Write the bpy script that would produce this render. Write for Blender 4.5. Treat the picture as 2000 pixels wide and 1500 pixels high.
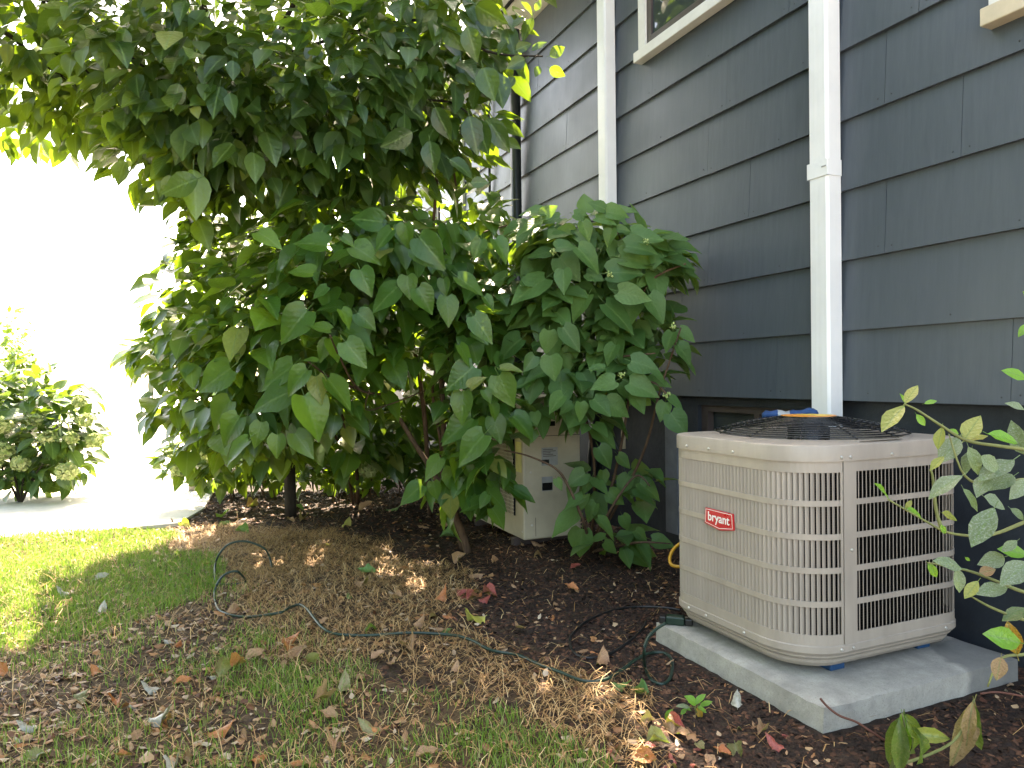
import bpy, math, random
import numpy as np
from mathutils import Vector, Matrix
R = math.radians
random.seed(11); rng = np.random.default_rng(7)
for o in list(bpy.data.objects): bpy.data.objects.remove(o)
scene = bpy.context.scene
COL = scene.collection

# ------------------------------------------------------------------ camera
FPX = 1444.0; CH = 1.13                       # focal length in photo pixels (2000 wide), lens height
YAW, PITCH, ROLL = R(23.57), R(-0.52), R(0.7)
cam_d = bpy.data.cameras.new('camera'); cam = bpy.data.objects.new('camera', cam_d); COL.objects.link(cam)
cam_d.sensor_width = 36; cam_d.lens = FPX / 2000 * 36; cam_d.clip_start = 0.05; cam_d.clip_end = 1500
fw = Vector((math.sin(YAW) * math.cos(PITCH), math.cos(YAW) * math.cos(PITCH), math.sin(PITCH)))
rt0 = Vector((math.cos(YAW), -math.sin(YAW), 0)); up0 = rt0.cross(fw)
rt = rt0 * math.cos(ROLL) - up0 * math.sin(ROLL); up = up0 * math.cos(ROLL) + rt0 * math.sin(ROLL)
CAM = Vector((0, 0, CH))
cam.matrix_world = Matrix(((rt.x, up.x, -fw.x, 0), (rt.y, up.y, -fw.y, 0), (rt.z, up.z, -fw.z, CH), (0, 0, 0, 1)))
scene.camera = cam
scene.render.resolution_x = 1024; scene.render.resolution_y = 768

# ------------------------------------------------------------------ sky, sun, exposure
SUN_AZ, SUN_EL = R(18), R(52)                 # azimuth clockwise from +Y: the sun stands behind the house
w = bpy.data.worlds.new('World'); scene.world = w; w.use_nodes = True
wn = w.node_tree.nodes; wl_ = w.node_tree.links
sky = wn.new('ShaderNodeTexSky'); sky.sky_type = 'NISHITA'; sky.sun_disc = False
sky.sun_elevation = SUN_EL; sky.sun_rotation = SUN_AZ; sky.air_density = 1.0; sky.dust_density = 2.5; sky.ozone_density = 0.0
wl_.new(sky.outputs[0], wn['Background'].inputs[0]); wn['Background'].inputs[1].default_value = 0.15
sd = bpy.data.lights.new('sun', 'SUN'); sd.energy = 4.5; sd.angle = R(0.53); sd.color = (1, 0.93, 0.82)
sun = bpy.data.objects.new('sun', sd); COL.objects.link(sun)
tosun = Vector((math.sin(SUN_AZ) * math.cos(SUN_EL), math.cos(SUN_AZ) * math.cos(SUN_EL), math.sin(SUN_EL)))
sun.rotation_euler = tosun.to_track_quat('Z', 'Y').to_euler(); sun.location = (0, 0, 20)
vs = scene.view_settings; vs.view_transform = 'Standard'; vs.look = 'None'; vs.exposure = 3.2; vs.gamma = 1; vs.use_curve_mapping = False
vs.use_white_balance = True; vs.white_balance_temperature = 8000; vs.white_balance_tint = 10
scene.cycles.max_bounces = 4; scene.cycles.diffuse_bounces = 2; scene.cycles.glossy_bounces = 2; scene.cycles.transmission_bounces = 2

# ------------------------------------------------------------------ helpers
def P(px, py, d):
    """world point seen at photo pixel (px,py) at depth d metres"""
    return CAM + fw * d + rt * ((px - 1000) / FPX * d) + up * ((750 - py) / FPX * d)
def G(px, py, z=0.0):
    v = fw + rt * ((px - 1000) / FPX) + up * ((750 - py) / FPX)
    return CAM + v * ((z - CH) / v.z)
A_rt, A_up, A_fw = (np.array(v) for v in (rt, up, fw))
def proj(p):
    q = np.asarray(p, float) - np.array([0, 0, CH]); d = q @ A_fw
    return 1000 + FPX * (q @ A_rt) / d, 750 - FPX * (q @ A_up) / d, d
def vnoise(x, y, seed=0):
    """smooth 2-D value noise, vectorised"""
    x = np.asarray(x, float); y = np.asarray(y, float)
    xi = np.floor(x); yi = np.floor(y); xf = x - xi; yf = y - yi
    def h(a, b):
        n = np.sin(a * 127.1 + b * 311.7 + seed * 74.7) * 43758.5453
        return n - np.floor(n)
    sx = xf * xf * (3 - 2 * xf); sy = yf * yf * (3 - 2 * yf)
    return (h(xi, yi) * (1 - sx) + h(xi + 1, yi) * sx) * (1 - sy) + (h(xi, yi + 1) * (1 - sx) + h(xi + 1, yi + 1) * sx) * sy
def gh(x, y):
    """height of the ground"""
    x = np.asarray(x, float); y = np.asarray(y, float)
    near = np.clip(1 - np.maximum(np.abs(x - 0.5) - 6, np.abs(y - 4) - 7) / 4, 0, 1)
    h = (vnoise(x * 1.1, y * 1.1, 3) - .5) * .05 + (vnoise(x * 4, y * 4, 5) - .5) * .022 + (vnoise(x * 13, y * 13, 8) - .5) * .012
    h = h * near
    pad = np.clip(1 - np.maximum(np.maximum(1.74 - x, x - 2.85), np.maximum(1.66 - y, y - 2.75)) / .25, 0, 1)
    walk = np.clip((y - 6.3) / .25, 0, 1) * np.clip((.3 - x) / .2, 0, 1)
    return (h * (1 - pad) - .004 * pad) * (1 - walk)

class MB:
    def __init__(s): s.v = []; s.f = []
    def add(s, vs, fs):
        n = len(s.v); s.v += [tuple(v) for v in vs]; s.f += [tuple(i + n for i in f) for f in fs]; return s
    def box(s, x0, x1, y0, y1, z0, z1):
        return s.add([(x0, y0, z0), (x1, y0, z0), (x1, y1, z0), (x0, y1, z0), (x0, y0, z1), (x1, y0, z1), (x1, y1, z1), (x0, y1, z1)],
                     [(0, 3, 2, 1), (4, 5, 6, 7), (0, 1, 5, 4), (1, 2, 6, 5), (2, 3, 7, 6), (3, 0, 4, 7)])
    def tube(s, pts, rad, n=6, cap=True):
        pts = [Vector(p) for p in pts]; m = len(pts)
        if not hasattr(rad, '__len__'): rad = [rad] * m
        vs = []; ref = Vector((0.31, 0.17, 0.93))
        for i, p in enumerate(pts):
            t = (pts[min(i + 1, m - 1)] - pts[max(i - 1, 0)]).normalized()
            a = t.cross(ref)
            if a.length < .05: a = t.cross(Vector((1, 0, 0)))
            a.normalize(); b = t.cross(a)
            for k in range(n):
                an = 2 * math.pi * k / n
                vs.append(p + (a * math.cos(an) + b * math.sin(an)) * rad[i])
        fs = []
        for i in range(m - 1):
            for k in range(n):
                k2 = (k + 1) % n
                fs.append((i * n + k, i * n + k2, (i + 1) * n + k2, (i + 1) * n + k))
        if cap: fs += [tuple(range(n - 1, -1, -1)), tuple((m - 1) * n + k for k in range(n))]
        return s.add(vs, fs)
    def loft(s, rings, close=True):
        n = len(rings[0]); vs = [p for r_ in rings for p in r_]; fs = []
        for i in range(len(rings) - 1):
            for k in range(n if close else n - 1):
                k2 = (k + 1) % n
                fs.append((i * n + k, i * n + k2, (i + 1) * n + k2, (i + 1) * n + k))
        return s.add(vs, fs)
    def disc(s, c, nrm, r_, h, n=10):
        """small domed button, for screws"""
        nrm = Vector(nrm).normalized(); a = nrm.orthogonal().normalized(); b = nrm.cross(a); c = Vector(c)
        ring = lambda rr, hh: [c + nrm * hh + (a * math.cos(2 * math.pi * k / n) + b * math.sin(2 * math.pi * k / n)) * rr for k in range(n)]
        s.loft([ring(r_, -.002), ring(r_, h * .6), ring(r_ * .6, h)]); m = len(s.v)
        s.f.append(tuple(range(m - n, m))); return s
    def mesh(s, name, off=(0, 0, 0)):
        me = bpy.data.meshes.new(name); o = Vector(off)
        me.from_pydata([Vector(v) - o for v in s.v], [], s.f); me.update(); return me
ORG = {}
def empty(name, loc, label=None, cat=None, group=None):
    o = bpy.data.objects.new(name, None); COL.objects.link(o); o.location = loc; o.empty_display_size = .1
    ORG[o.name] = Vector(loc); tag(o, label, cat, group); return o
def tag(o, label=None, cat=None, group=None, kind=None):
    for k, v in (('label', label), ('category', cat), ('group', group), ('kind', kind)):
        if v: o[k] = v
    return o
def obj(name, mb, m, parent=None, smooth=False, bevel=0, kind=None, label=None):
    off = ORG[parent.name] if parent else Vector((0, 0, 0))
    me = mb.mesh(name, off) if isinstance(mb, MB) else mb
    o = bpy.data.objects.new(name, me); COL.objects.link(o)
    me.materials.append(m)
    if parent: o.parent = parent
    ORG[o.name] = off
    if smooth: me.shade_smooth()
    if bevel:
        b = o.modifiers.new('bevel', 'BEVEL'); b.width = bevel; b.segments = 2; b.limit_method = 'ANGLE'; b.angle_limit = R(40)
    if kind: o['kind'] = kind
    if label: o['label'] = label
    return o
def smooth_path(pts, sub=6):
    pts = [Vector(p) for p in pts]; out = []
    for i in range(len(pts) - 1):
        p0 = pts[max(i - 1, 0)]; p1 = pts[i]; p2 = pts[i + 1]; p3 = pts[min(i + 2, len(pts) - 1)]
        for k in range(sub):
            t = k / sub
            out.append(.5 * ((2 * p1) + (p2 - p0) * t + (2 * p0 - 5 * p1 + 4 * p2 - p3) * t * t + (3 * p1 - p0 - 3 * p2 + p3) * t ** 3))
    return out + [pts[-1]]

# ------------------------------------------------------------------ materials
class N:
    """tiny node-graph helper"""
    def __init__(s, name):
        s.m = bpy.data.materials.new(name); s.m.use_nodes = True; s.t = s.m.node_tree; s.b = s.t.nodes['Principled BSDF']; s.out = s.t.nodes['Material Output']
    def n(s, typ, **kw):
        nd = s.t.nodes.new(typ)
        for k, v in kw.items():
            if k.startswith('i_'):
                key = k[2:]; nd.inputs[int(key) if key.isdigit() else key].default_value = v
            else: setattr(nd, k, v)
        return nd
    def l(s, a, b): s.t.links.new(a, b)
    def coord(s, scale=(1, 1, 1), which='Object'):
        tc = s.n('ShaderNodeTexCoord'); mp = s.n('ShaderNodeMapping'); mp.inputs['Scale'].default_value = scale
        s.l(tc.outputs[which], mp.inputs['Vector']); return mp.outputs[0]
    def noise(s, scale, vec=None, detail=4, rough=.6):
        nd = s.n('ShaderNodeTexNoise'); nd.inputs['Scale'].default_value = scale; nd.inputs['Detail'].default_value = detail; nd.inputs['Roughness'].default_value = rough
        if vec is not None: s.l(vec, nd.inputs['Vector'])
        return nd.outputs['Fac']
    def ramp(s, fac, stops):
        r_ = s.n('ShaderNodeValToRGB'); el = r_.color_ramp.elements
        while len(el) < len(stops): el.new(.5)
        for e, (p, c) in zip(el, stops): e.position = p; e.color = (*c, 1) if len(c) == 3 else c
        s.l(fac, r_.inputs[0]); return r_.outputs[0]
    def mix(s, fac, a, b, mode='MIX'):
        m = s.n('ShaderNodeMix', data_type='RGBA', blend_type=mode)
        for i, v in ((0, fac), (6, a), (7, b)):
            if hasattr(v, 'links'): s.l(v, m.inputs[i])
            else: m.inputs[i].default_value = v if not isinstance(v, tuple) else (*v, 1)[:4]
        return m.outputs[2]
    def math(s, op, a, b=0.0):
        m = s.n('ShaderNodeMath', operation=op)
        for i, v in ((0, a), (1, b)):
            if hasattr(v, 'links'): s.l(v, m.inputs[i])
            else: m.inputs[i].default_value = v
        return m.outputs[0]
    def bump(s, h, strength=.3, dist=.01):
        b = s.n('ShaderNodeBump'); b.inputs['Strength'].default_value = strength; b.inputs['Distance'].default_value = dist
        s.l(h, b.inputs['Height']); s.l(b.outputs[0], s.b.inputs['Normal'])
    def base(s, c):
        if hasattr(c, 'links'): s.l(c, s.b.inputs['Base Color'])
        else: s.b.inputs['Base Color'].default_value = (*c, 1)
    def set(s, rough=.5, spec=.5, metal=0, sub=0):
        s.b.inputs['Roughness'].default_value = rough; s.b.inputs['Specular IOR Level'].default_value = spec; s.b.inputs['Metallic'].default_value = metal
        return s
def mat(name, c, rough=.5, spec=.4, metal=0, var=.25, scale=8, bump=.15, bscale=60, bdist=.003, stretch=(1, 1, 1)):
    n = N(name); n.set(rough, spec, metal)
    vec = n.coord(stretch); f = n.noise(scale, vec, 5)
    lo = tuple(x * (1 - var) for x in c); hi = tuple(min(1, x * (1 + var)) for x in c)
    n.base(n.ramp(f, [(.3, lo), (.7, hi)]))
    rr = n.math('MULTIPLY_ADD', n.noise(scale * 3, vec, 3), .25); n.t.nodes[-1].inputs[2].default_value = rough - .12
    n.l(rr, n.b.inputs['Roughness'])
    if bump: n.bump(n.noise(bscale, vec, 4), bump, bdist)
    return n.m
def attr_mat(name, stops, rough=.6, spec=.3, trans=0, tcol=(.3, .5, .05), attr='tint'):
    """colour picked from a ramp by the per-piece 'tint' attribute"""
    n = N(name); n.set(rough, spec)
    a = n.n('ShaderNodeAttribute', attribute_name=attr); sp = n.n('ShaderNodeSeparateColor'); n.l(a.outputs['Color'], sp.inputs[0])
    c = n.ramp(sp.outputs[0], stops); v = n.noise(40, n.coord(), 3)
    c = n.mix(n.ramp(v, [(.3, (0, 0, 0)), (.7, (.35, .35, .35))]), c, (.0, .0, .0), 'MIX') if False else c
    n.base(c)
    if trans:
        tr = n.n('ShaderNodeBsdfTranslucent'); ms = n.n('ShaderNodeMixShader'); ms.inputs[0].default_value = trans
        n.l(n.mix(.5, c, tcol), tr.inputs[0])
        n.l(n.b.outputs[0], ms.inputs[1]); n.l(tr.outputs[0], ms.inputs[2]); n.l(ms.outputs[0], n.out.inputs[0])
    return n.m
YELLOWED = ('shrub_leaf', 'shrub_leaf_mass', 'tree_leaf', 'tree_leaf_mass')
def leaf_mat(name, cols, back, trans=.35, tcol=(.36, .56, .03), rough=.34, spec=.5, per_object=True, spots=None, vein=(.16, .26, .08)):
    """leaf blade: hue varies leaf by leaf, paler midrib and side veins, paler underside, light shines through"""
    n = N(name); n.set(rough, spec)
    if per_object:
        rnd = n.n('ShaderNodeObjectInfo').outputs['Random']
    else:
        a = n.n('ShaderNodeAttribute', attribute_name='tint'); sp = n.n('ShaderNodeSeparateColor'); n.l(a.outputs['Color'], sp.inputs[0]); rnd = sp.outputs[0]
    k = len(cols); c = n.ramp(rnd, [(.94 * i / (k - 1), q) for i, q in enumerate(cols)] + ([(.98, (.19, .2, .05))] if name in YELLOWED else []))
    uv = n.n('ShaderNodeUVMap'); s2 = n.n('ShaderNodeSeparateXYZ'); n.l(uv.outputs[0], s2.inputs[0]); u, v = s2.outputs[0], s2.outputs[1]
    au = n.math('ABSOLUTE', u)
    mid = n.math('LESS_THAN', au, .022)
    # side veins sweep forward from the midrib
    ph = n.math('SINE', n.math('MULTIPLY', n.math('SUBTRACT', v, n.math('MULTIPLY', au, .8)), 40.0))
    sv = n.math('POWER', n.math('MAXIMUM', ph, 0.0), 10.0)
    vf = n.math('MAXIMUM', mid, n.math('MULTIPLY', sv, .22))
    c = n.mix(n.math('MULTIPLY', vf, .55), c, vein)
    nz = n.noise(11, n.coord(), 2)
    c = n.mix(n.ramp(nz, [(.35, (0, 0, 0)), (.75, (.4, .4, .4))]), c, tuple(x * .55 for x in cols[0]))
    if spots:
        c = n.mix(n.ramp(n.noise(26, n.coord(), 5, .7), [(.5, (0, 0, 0)), (.62, (.8, .8, .8))]), c, spots)
    g = n.n('ShaderNodeNewGeometry'); c2 = n.mix(g.outputs['Backfacing'], c, n.mix(.6, c, back)); n.base(c2)
    hgt = n.math('ADD', n.math('MULTIPLY', ph, .12), n.math('MULTIPLY', nz, 1.3))
    if per_object: n.bump(hgt, .45, .006)
    tr = n.n('ShaderNodeBsdfTranslucent'); ms = n.n('ShaderNodeMixShader'); ms.inputs[0].default_value = trans
    n.l(n.mix(n.math('MULTIPLY', vf, .5), n.mix(.75, c, tcol), tuple(x * .5 for x in tcol)), tr.inputs[0])
    n.l(n.b.outputs[0], ms.inputs[1]); n.l(tr.outputs[0], ms.inputs[2]); n.l(ms.outputs[0], n.out.inputs[0])
    return n.m

# ground
n = N('soil'); n.set(.85, .25); vc = n.coord()
c = n.ramp(n.noise(22, vc, 5, .75), [(.3, (.012, .008, .006)), (.52, (.032, .02, .014)), (.75, (.085, .055, .036))])
at = n.n('ShaderNodeAttribute', attribute_name='thatch'); sp = n.n('ShaderNodeSeparateColor'); n.l(at.outputs['Color'], sp.inputs[0])
th = n.ramp(n.noise(35, vc, 6, .7), [(.3, (.055, .034, .016)), (.6, (.14, .085, .038)), (.8, (.25, .16, .075))])
n.base(n.mix(sp.outputs[0], c, th)); n.bump(n.noise(60, vc, 4, .75), .9, .02); M_soil = n.m
M_concrete_path = mat('pale_concrete', (.55, .52, .48), .85, .2, var=.12, bump=.2)
M_mulch = attr_mat('mulch', [(0, (.010, .0055, .004)), (.4, (.034, .016, .009)), (.7, (.085, .036, .019)), (.9, (.15, .075, .04)), (1, (.34, .22, .12))], .8, .3)
M_grass = attr_mat('grass', [(0, (.06, .14, .014)), (.45, (.11, .22, .024)), (.75, (.18, .28, .04)), (.9, (.30, .29, .11)), (1, (.42, .33, .16))], .5, .35, .35, (.3, .5, .05))
M_straw = attr_mat('straw', [(0, (.15, .075, .03)), (.4, (.36, .2, .08)), (.8, (.54, .35, .16)), (1, (.64, .47, .25))], .6, .3, .15, (.5, .35, .15))
M_litter = attr_mat('litter', [(0, (.06, .02, .014)), (.3, (.15, .06, .028)), (.55, (.32, .145, .055)), (.8, (.36, .22, .12)), (1, (.46, .36, .26))], .5, .4, .1, (.4, .2, .06))
# house
n = N('slate_siding'); n.set(.42, .45)
vst = n.coord((6, 6, .5)); v1 = n.coord((.7, .7, .7)); oi = n.n('ShaderNodeObjectInfo').outputs['Random']
c = n.ramp(n.noise(7, vst, 5, .65), [(.28, (.042, .054, .069)), (.72, (.061, .075, .093))])
c = n.mix(n.ramp(n.noise(2.2, v1, 4), [(.4, (0, 0, 0)), (.75, (.35, .35, .35))]), c, (.038, .051, .060))
c = n.mix(n.math('MULTIPLY', oi, .3), c, (.066, .079, .095)); n.base(c)
n.l(n.ramp(n.noise(3, v1, 3), [(.3, (.36, .36, .36)), (.7, (.52, .52, .52))]), n.b.inputs['Roughness'])
n.bump(n.noise(16, n.coord((8, 8, .6)), 6, .7), .25, .002); M_siding = n.m
M_found = mat('painted_foundation', (.022, .027, .034), .6, .35, var=.3, scale=5, bump=.5, bscale=30, bdist=.006)
M_dark = mat('dark_void', (.01, .01, .01), .8, .1, bump=0)
M_white = mat('white_aluminium', (.68, .68, .675), .35, .45, var=.07, scale=3, bump=.05, bscale=12)
M_trim = mat('cream_trim', (.64, .62, .57), .5, .35, var=.1, scale=6, bump=.1)
M_sash = mat('brown_sash', (.06, .045, .042), .4, .4, var=.2)
M_blackpipe = mat('black_pipe', (.015, .017, .018), .35, .5, var=.2, bump=.05)
M_sill = mat('tan_sill', (.5, .43, .31), .55, .3, var=.12)
M_roof = mat('roof_shingle', (.06, .06, .065), .9, .2, bump=.5)
n = N('window_glass'); n.set(.03, .8); n.base((.04, .05, .05)); M_glass = n.m
# equipment
M_beige = mat('beige_enamel', (.325, .275, .228), .38, .45, var=.10, scale=5, bump=.06, bscale=90, bdist=.001, stretch=(3, 3, .7))
M_beige2 = mat('aged_cream_enamel', (.42, .375, .28), .45, .4, var=.16, scale=4, bump=.08, bscale=50)
M_screw = mat('screw_steel', (.5, .47, .42), .3, .5, .6, var=.2, bump=0)
M_black = mat('black_wire', (.008, .008, .009), .28, .5, var=.2, bump=0)
n = N('coil_fins'); n.set(.45, .4, .5); vv = n.coord()
wv = n.n('ShaderNodeTexWave', wave_type='BANDS', bands_direction='Z'); wv.inputs['Scale'].default_value = 34; n.l(vv, wv.inputs[0])
n.base(n.ramp(wv.outputs['Fac'], [(.6, (.005, .005, .005)), (.95, (.03, .029, .028))])); M_coil = n.m
M_red = mat('red_enamel', (.52, .008, .018), .3, .5, var=.04, bump=0)
M_paint_white = mat('white_paint', (.8, .78, .75), .4, .4, var=.03, bump=0)
M_orange = mat('orange_sticker', (.75, .27, .03), .35, .4, var=.1, bump=0)
M_yellow = mat('yellow_sticker', (.78, .5, .05), .4, .4, var=.1, bump=0)
M_blue = mat('blue_cloth', (.015, .05, .14), .8, .2, var=.4, scale=20, bump=.5, bscale=40)
M_bluefoot = mat('blue_rubber', (.006, .045, .12), .5, .4, var=.2)
M_greyp = mat('grey_print', (.28, .29, .29), .4, .4, var=.2, bump=0)
M_cordg = mat('green_cord', (.007, .026, .017), .4, .45, var=.2, bump=0)
M_cordb = mat('black_cord', (.01, .01, .01), .4, .45, var=.2, bump=0)
M_cordy = mat('yellow_cord', (.5, .25, .01), .4, .45, var=.15, bump=0)
n = N('cast_concrete'); n.set(.85, .25); vc = n.coord()
c = n.ramp(n.noise(9, vc, 7, .7), [(.3, (.29, .27, .235)), (.7, (.46, .43, .375))])
c = n.mix(n.ramp(n.noise(160, vc, 4, .85), [(.34, (.6, .6, .6)), (.46, (0, 0, 0))]), c, (.15, .145, .13))
c = n.mix(n.ramp(n.noise(3.5, vc, 5, .7), [(.42, (0, 0, 0)), (.68, (.6, .6, .6))]), c, (.18, .165, .145))
# damp patch with its own outline on the wall side of the slab
gm = n.n('ShaderNodeVectorMath', operation='DISTANCE'); gm.inputs[1].default_value = (.47, -.02, .08); n.l(vc, gm.inputs[0])
dist = n.math('ADD', gm.outputs['Value'], n.math('MULTIPLY', n.noise(5, vc, 3), .2))
c = n.mix(n.ramp(dist, [(.36, (.62, .62, .62)), (.385, (0, 0, 0))]), c, (.13, .13, .125)); n.base(c)
n.bump(n.noise(70, vc, 7, .75), .6, .006); M_pad = n.m
M_bark = mat('brown_bark', (.085, .05, .03), .8, .25, var=.4, scale=20, bump=.6, bscale=30, stretch=(3, 3, .6))
M_bark2 = mat('dark_bark', (.03, .024, .018), .85, .2, var=.4, scale=14, bump=.6, bscale=25, stretch=(3, 3, .6))
M_twig = mat('green_twig', (.16, .17, .06), .6, .3, var=.3)
M_redtwig = mat('red_brown_twig', (.12, .045, .03), .6, .3, var=.3)
M_post = mat('weathered_post', (.22, .2, .17), .85, .2, var=.3, scale=12, bump=.5, stretch=(4, 4, .6))
M_petal = attr_mat('cream_petal', [(0, (.22, .32, .1)), (1, (.46, .5, .26))], .6, .2, .3, (.5, .55, .25))
M_bud = attr_mat('lime_bud', [(0, (.3, .42, .1)), (1, (.52, .6, .25))], .5, .3, .2, (.5, .6, .2))
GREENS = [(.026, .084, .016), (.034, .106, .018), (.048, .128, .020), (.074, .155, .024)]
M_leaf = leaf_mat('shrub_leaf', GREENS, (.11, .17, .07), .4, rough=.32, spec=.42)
M_leaf_s = leaf_mat('shrub_leaf_mass', [tuple(x * .8 for x in g) for g in GREENS], (.09, .14, .06), .3, per_object=False)  # same greens darkened, painting shade into the inner leaves
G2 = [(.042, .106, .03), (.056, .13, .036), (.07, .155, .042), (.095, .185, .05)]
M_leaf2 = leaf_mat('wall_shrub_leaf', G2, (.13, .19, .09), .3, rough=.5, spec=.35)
M_leaf2_s = leaf_mat('wall_shrub_leaf_mass', G2, (.13, .19, .09), .3, rough=.5, spec=.35, per_object=False)
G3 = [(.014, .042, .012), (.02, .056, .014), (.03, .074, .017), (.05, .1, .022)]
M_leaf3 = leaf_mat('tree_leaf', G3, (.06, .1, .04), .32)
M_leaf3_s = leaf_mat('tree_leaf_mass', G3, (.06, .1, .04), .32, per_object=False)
M_leafH = leaf_mat('hydrangea_leaf', [(.02, .06, .018), (.03, .08, .022), (.045, .1, .028)], (.07, .11, .05), .16)  # leaf colour darkened to stand in for shade missing on the bush
M_leafH_s = leaf_mat('hydrangea_leaf_mass', [(.02, .06, .018), (.03, .08, .022), (.045, .1, .028)], (.07, .11, .05), .16, per_object=False)
M_leafF = leaf_mat('mildewed_leaf', [(.10, .15, .075), (.15, .19, .12), (.2, .24, .15), (.13, .19, .06)], (.2, .24, .14), .3, rough=.55, spec=.3, spots=(.33, .36, .28))
M_leafB = leaf_mat('fresh_leaf', [(.12, .3, .03), (.16, .36, .04)], (.2, .34, .08), .4, spec=.5)
M_leafY = leaf_mat('yellowing_leaf', [(.3, .3, .06), (.4, .36, .1)], (.35, .33, .12), .35, spots=(.2, .25, .06))
M_leafO = leaf_mat('orange_leaf', [(.5, .22, .03), (.55, .28, .04)], (.45, .25, .08), .3, spots=(.04, .02, .01))
M_leafW = leaf_mat('withered_leaf', [(.3, .16, .08), (.4, .25, .13)], (.34, .22, .12), .2, rough=.6, spots=(.14, .07, .03))
M_leafWG = leaf_mat('wilting_leaf', [(.06, .11, .03), (.1, .15, .05)], (.13, .16, .08), .3, spots=(.24, .2, .09))
FALL = {'tan': leaf_mat('tan_fallen', [(.3, .16, .08), (.42, .24, .13)], (.36, .22, .12), .12, rough=.6, spots=(.16, .07, .04), vein=(.3, .18, .1)),
        'orange': leaf_mat('orange_fallen', [(.42, .12, .035), (.5, .19, .06)], (.4, .18, .08), .12, rough=.5, spots=(.2, .05, .02), vein=(.4, .2, .08)),
        'red': leaf_mat('red_fallen', [(.28, .04, .035), (.38, .08, .06)], (.3, .12, .09), .1, rough=.45, spots=(.12, .02, .02), vein=(.4, .16, .12)),
        'green': leaf_mat('green_fallen', [(.07, .17, .04), (.1, .22, .06)], (.14, .22, .09), .2, rough=.45),
        'yellow': leaf_mat('yellow_fallen', [(.48, .42, .08), (.55, .5, .13)], (.5, .45, .18), .2, rough=.45, vein=(.5, .5, .2)),
        'pale': leaf_mat('pale_fallen', [(.3, .27, .21), (.42, .38, .31)], (.36, .33, .27), .08, rough=.22, spec=.7, vein=(.5, .45, .38)),
        'olive': leaf_mat('olive_fallen', [(.16, .15, .06), (.24, .2, .09)], (.26, .22, .12), .15, rough=.5, spots=(.12, .07, .03))}

# ------------------------------------------------------------------ leaf templates
def leaf_template(shape='heart', stations=7, across=5, droop=.18, fold=.12, wave=.03, petiole=.22, seed=0, curl=0, jag=0):
    r_ = random.Random(seed)
    prof = {'heart': [(0, .20), (.07, .34), (.2, .415), (.38, .40), (.56, .315), (.74, .19), (.9, .07), (1, .0)],
            'ovate': [(0, .06), (.1, .2), (.25, .31), (.45, .33), (.62, .27), (.8, .15), (.92, .06), (1, 0)],
            'ellip': [(0, .02), (.15, .15), (.35, .245), (.55, .26), (.75, .19), (.9, .08), (1, 0)]}[shape]
    def wid(t):
        for (a, wa), (b, wb) in zip(prof, prof[1:]):
            if t <= b: return wa + (wb - wa) * (t - a) / (b - a)
        return 0
    ts = [i / stations for i in range(stations + 1)]
    if stations >= 6: ts = [0, .06, .2, .4, .6, .8, 1][:stations + 1] if stations == 6 else ts
    V = []; U = []; F = []; half = across // 2
    for i, t in enumerate(ts[:-1]):
        wd = wid(t)
        for k in range(-half, half + 1):
            s_ = k / half; x = s_ * wd
            back = -.10 * abs(s_) ** 1.5 * max(0, 1 - t / .2) if shape == 'heart' else 0
            z = -droop * t * t + fold * abs(x) - curl * (x * x) * 4 + wave * math.sin(t * 11 + s_ * 2 + seed) * abs(s_) + r_.uniform(-.006, .006)
            e_ = 1 + r_.uniform(-jag, jag) * 8 * (abs(s_) > .9); z += r_.uniform(-jag, jag)
            V.append((x * e_, t + back + r_.uniform(-jag, jag), z)); U.append((x, t))
    n = 2 * half + 1; m = len(ts) - 1
    for i in range(m - 1):
        for k in range(n - 1):
            F.append((i * n + k, i * n + k + 1, (i + 1) * n + k + 1, (i + 1) * n + k))
    V.append((0, 1, -droop)); U.append((0, 1)); tip = len(V) - 1
    for k in range(n - 1): F.append(((m - 1) * n + k, (m - 1) * n + k + 1, tip))
    if petiole:
        b = len(V)
        for (x, y, z) in ((-.012, .04, -.004), (.012, .04, -.004), (.0, .04, -.022), (-.012, -petiole, .06), (.012, -petiole, .06), (0, -petiole, .04)):
            V.append((x, y, z)); U.append((0, .0))
        F += [(b, b + 3, b + 4, b + 1), (b + 1, b + 4, b + 5, b + 2), (b + 2, b + 5, b + 3, b)]
    return np.array(V), F, np.array(U)
def template_mesh(name, tpl, m):
    V, F, U = tpl; me = bpy.data.meshes.new(name); me.from_pydata([tuple(v) for v in V], [], F); me.update()
    uv = me.uv_layers.new(name='UVMap')
    li = np.empty(len(me.loops), int); me.loops.foreach_get('vertex_index', li)
    uv.data.foreach_set('uv', U[li].astype(np.float32).ravel()); me.shade_smooth(); me.materials.append(m); return me
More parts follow.
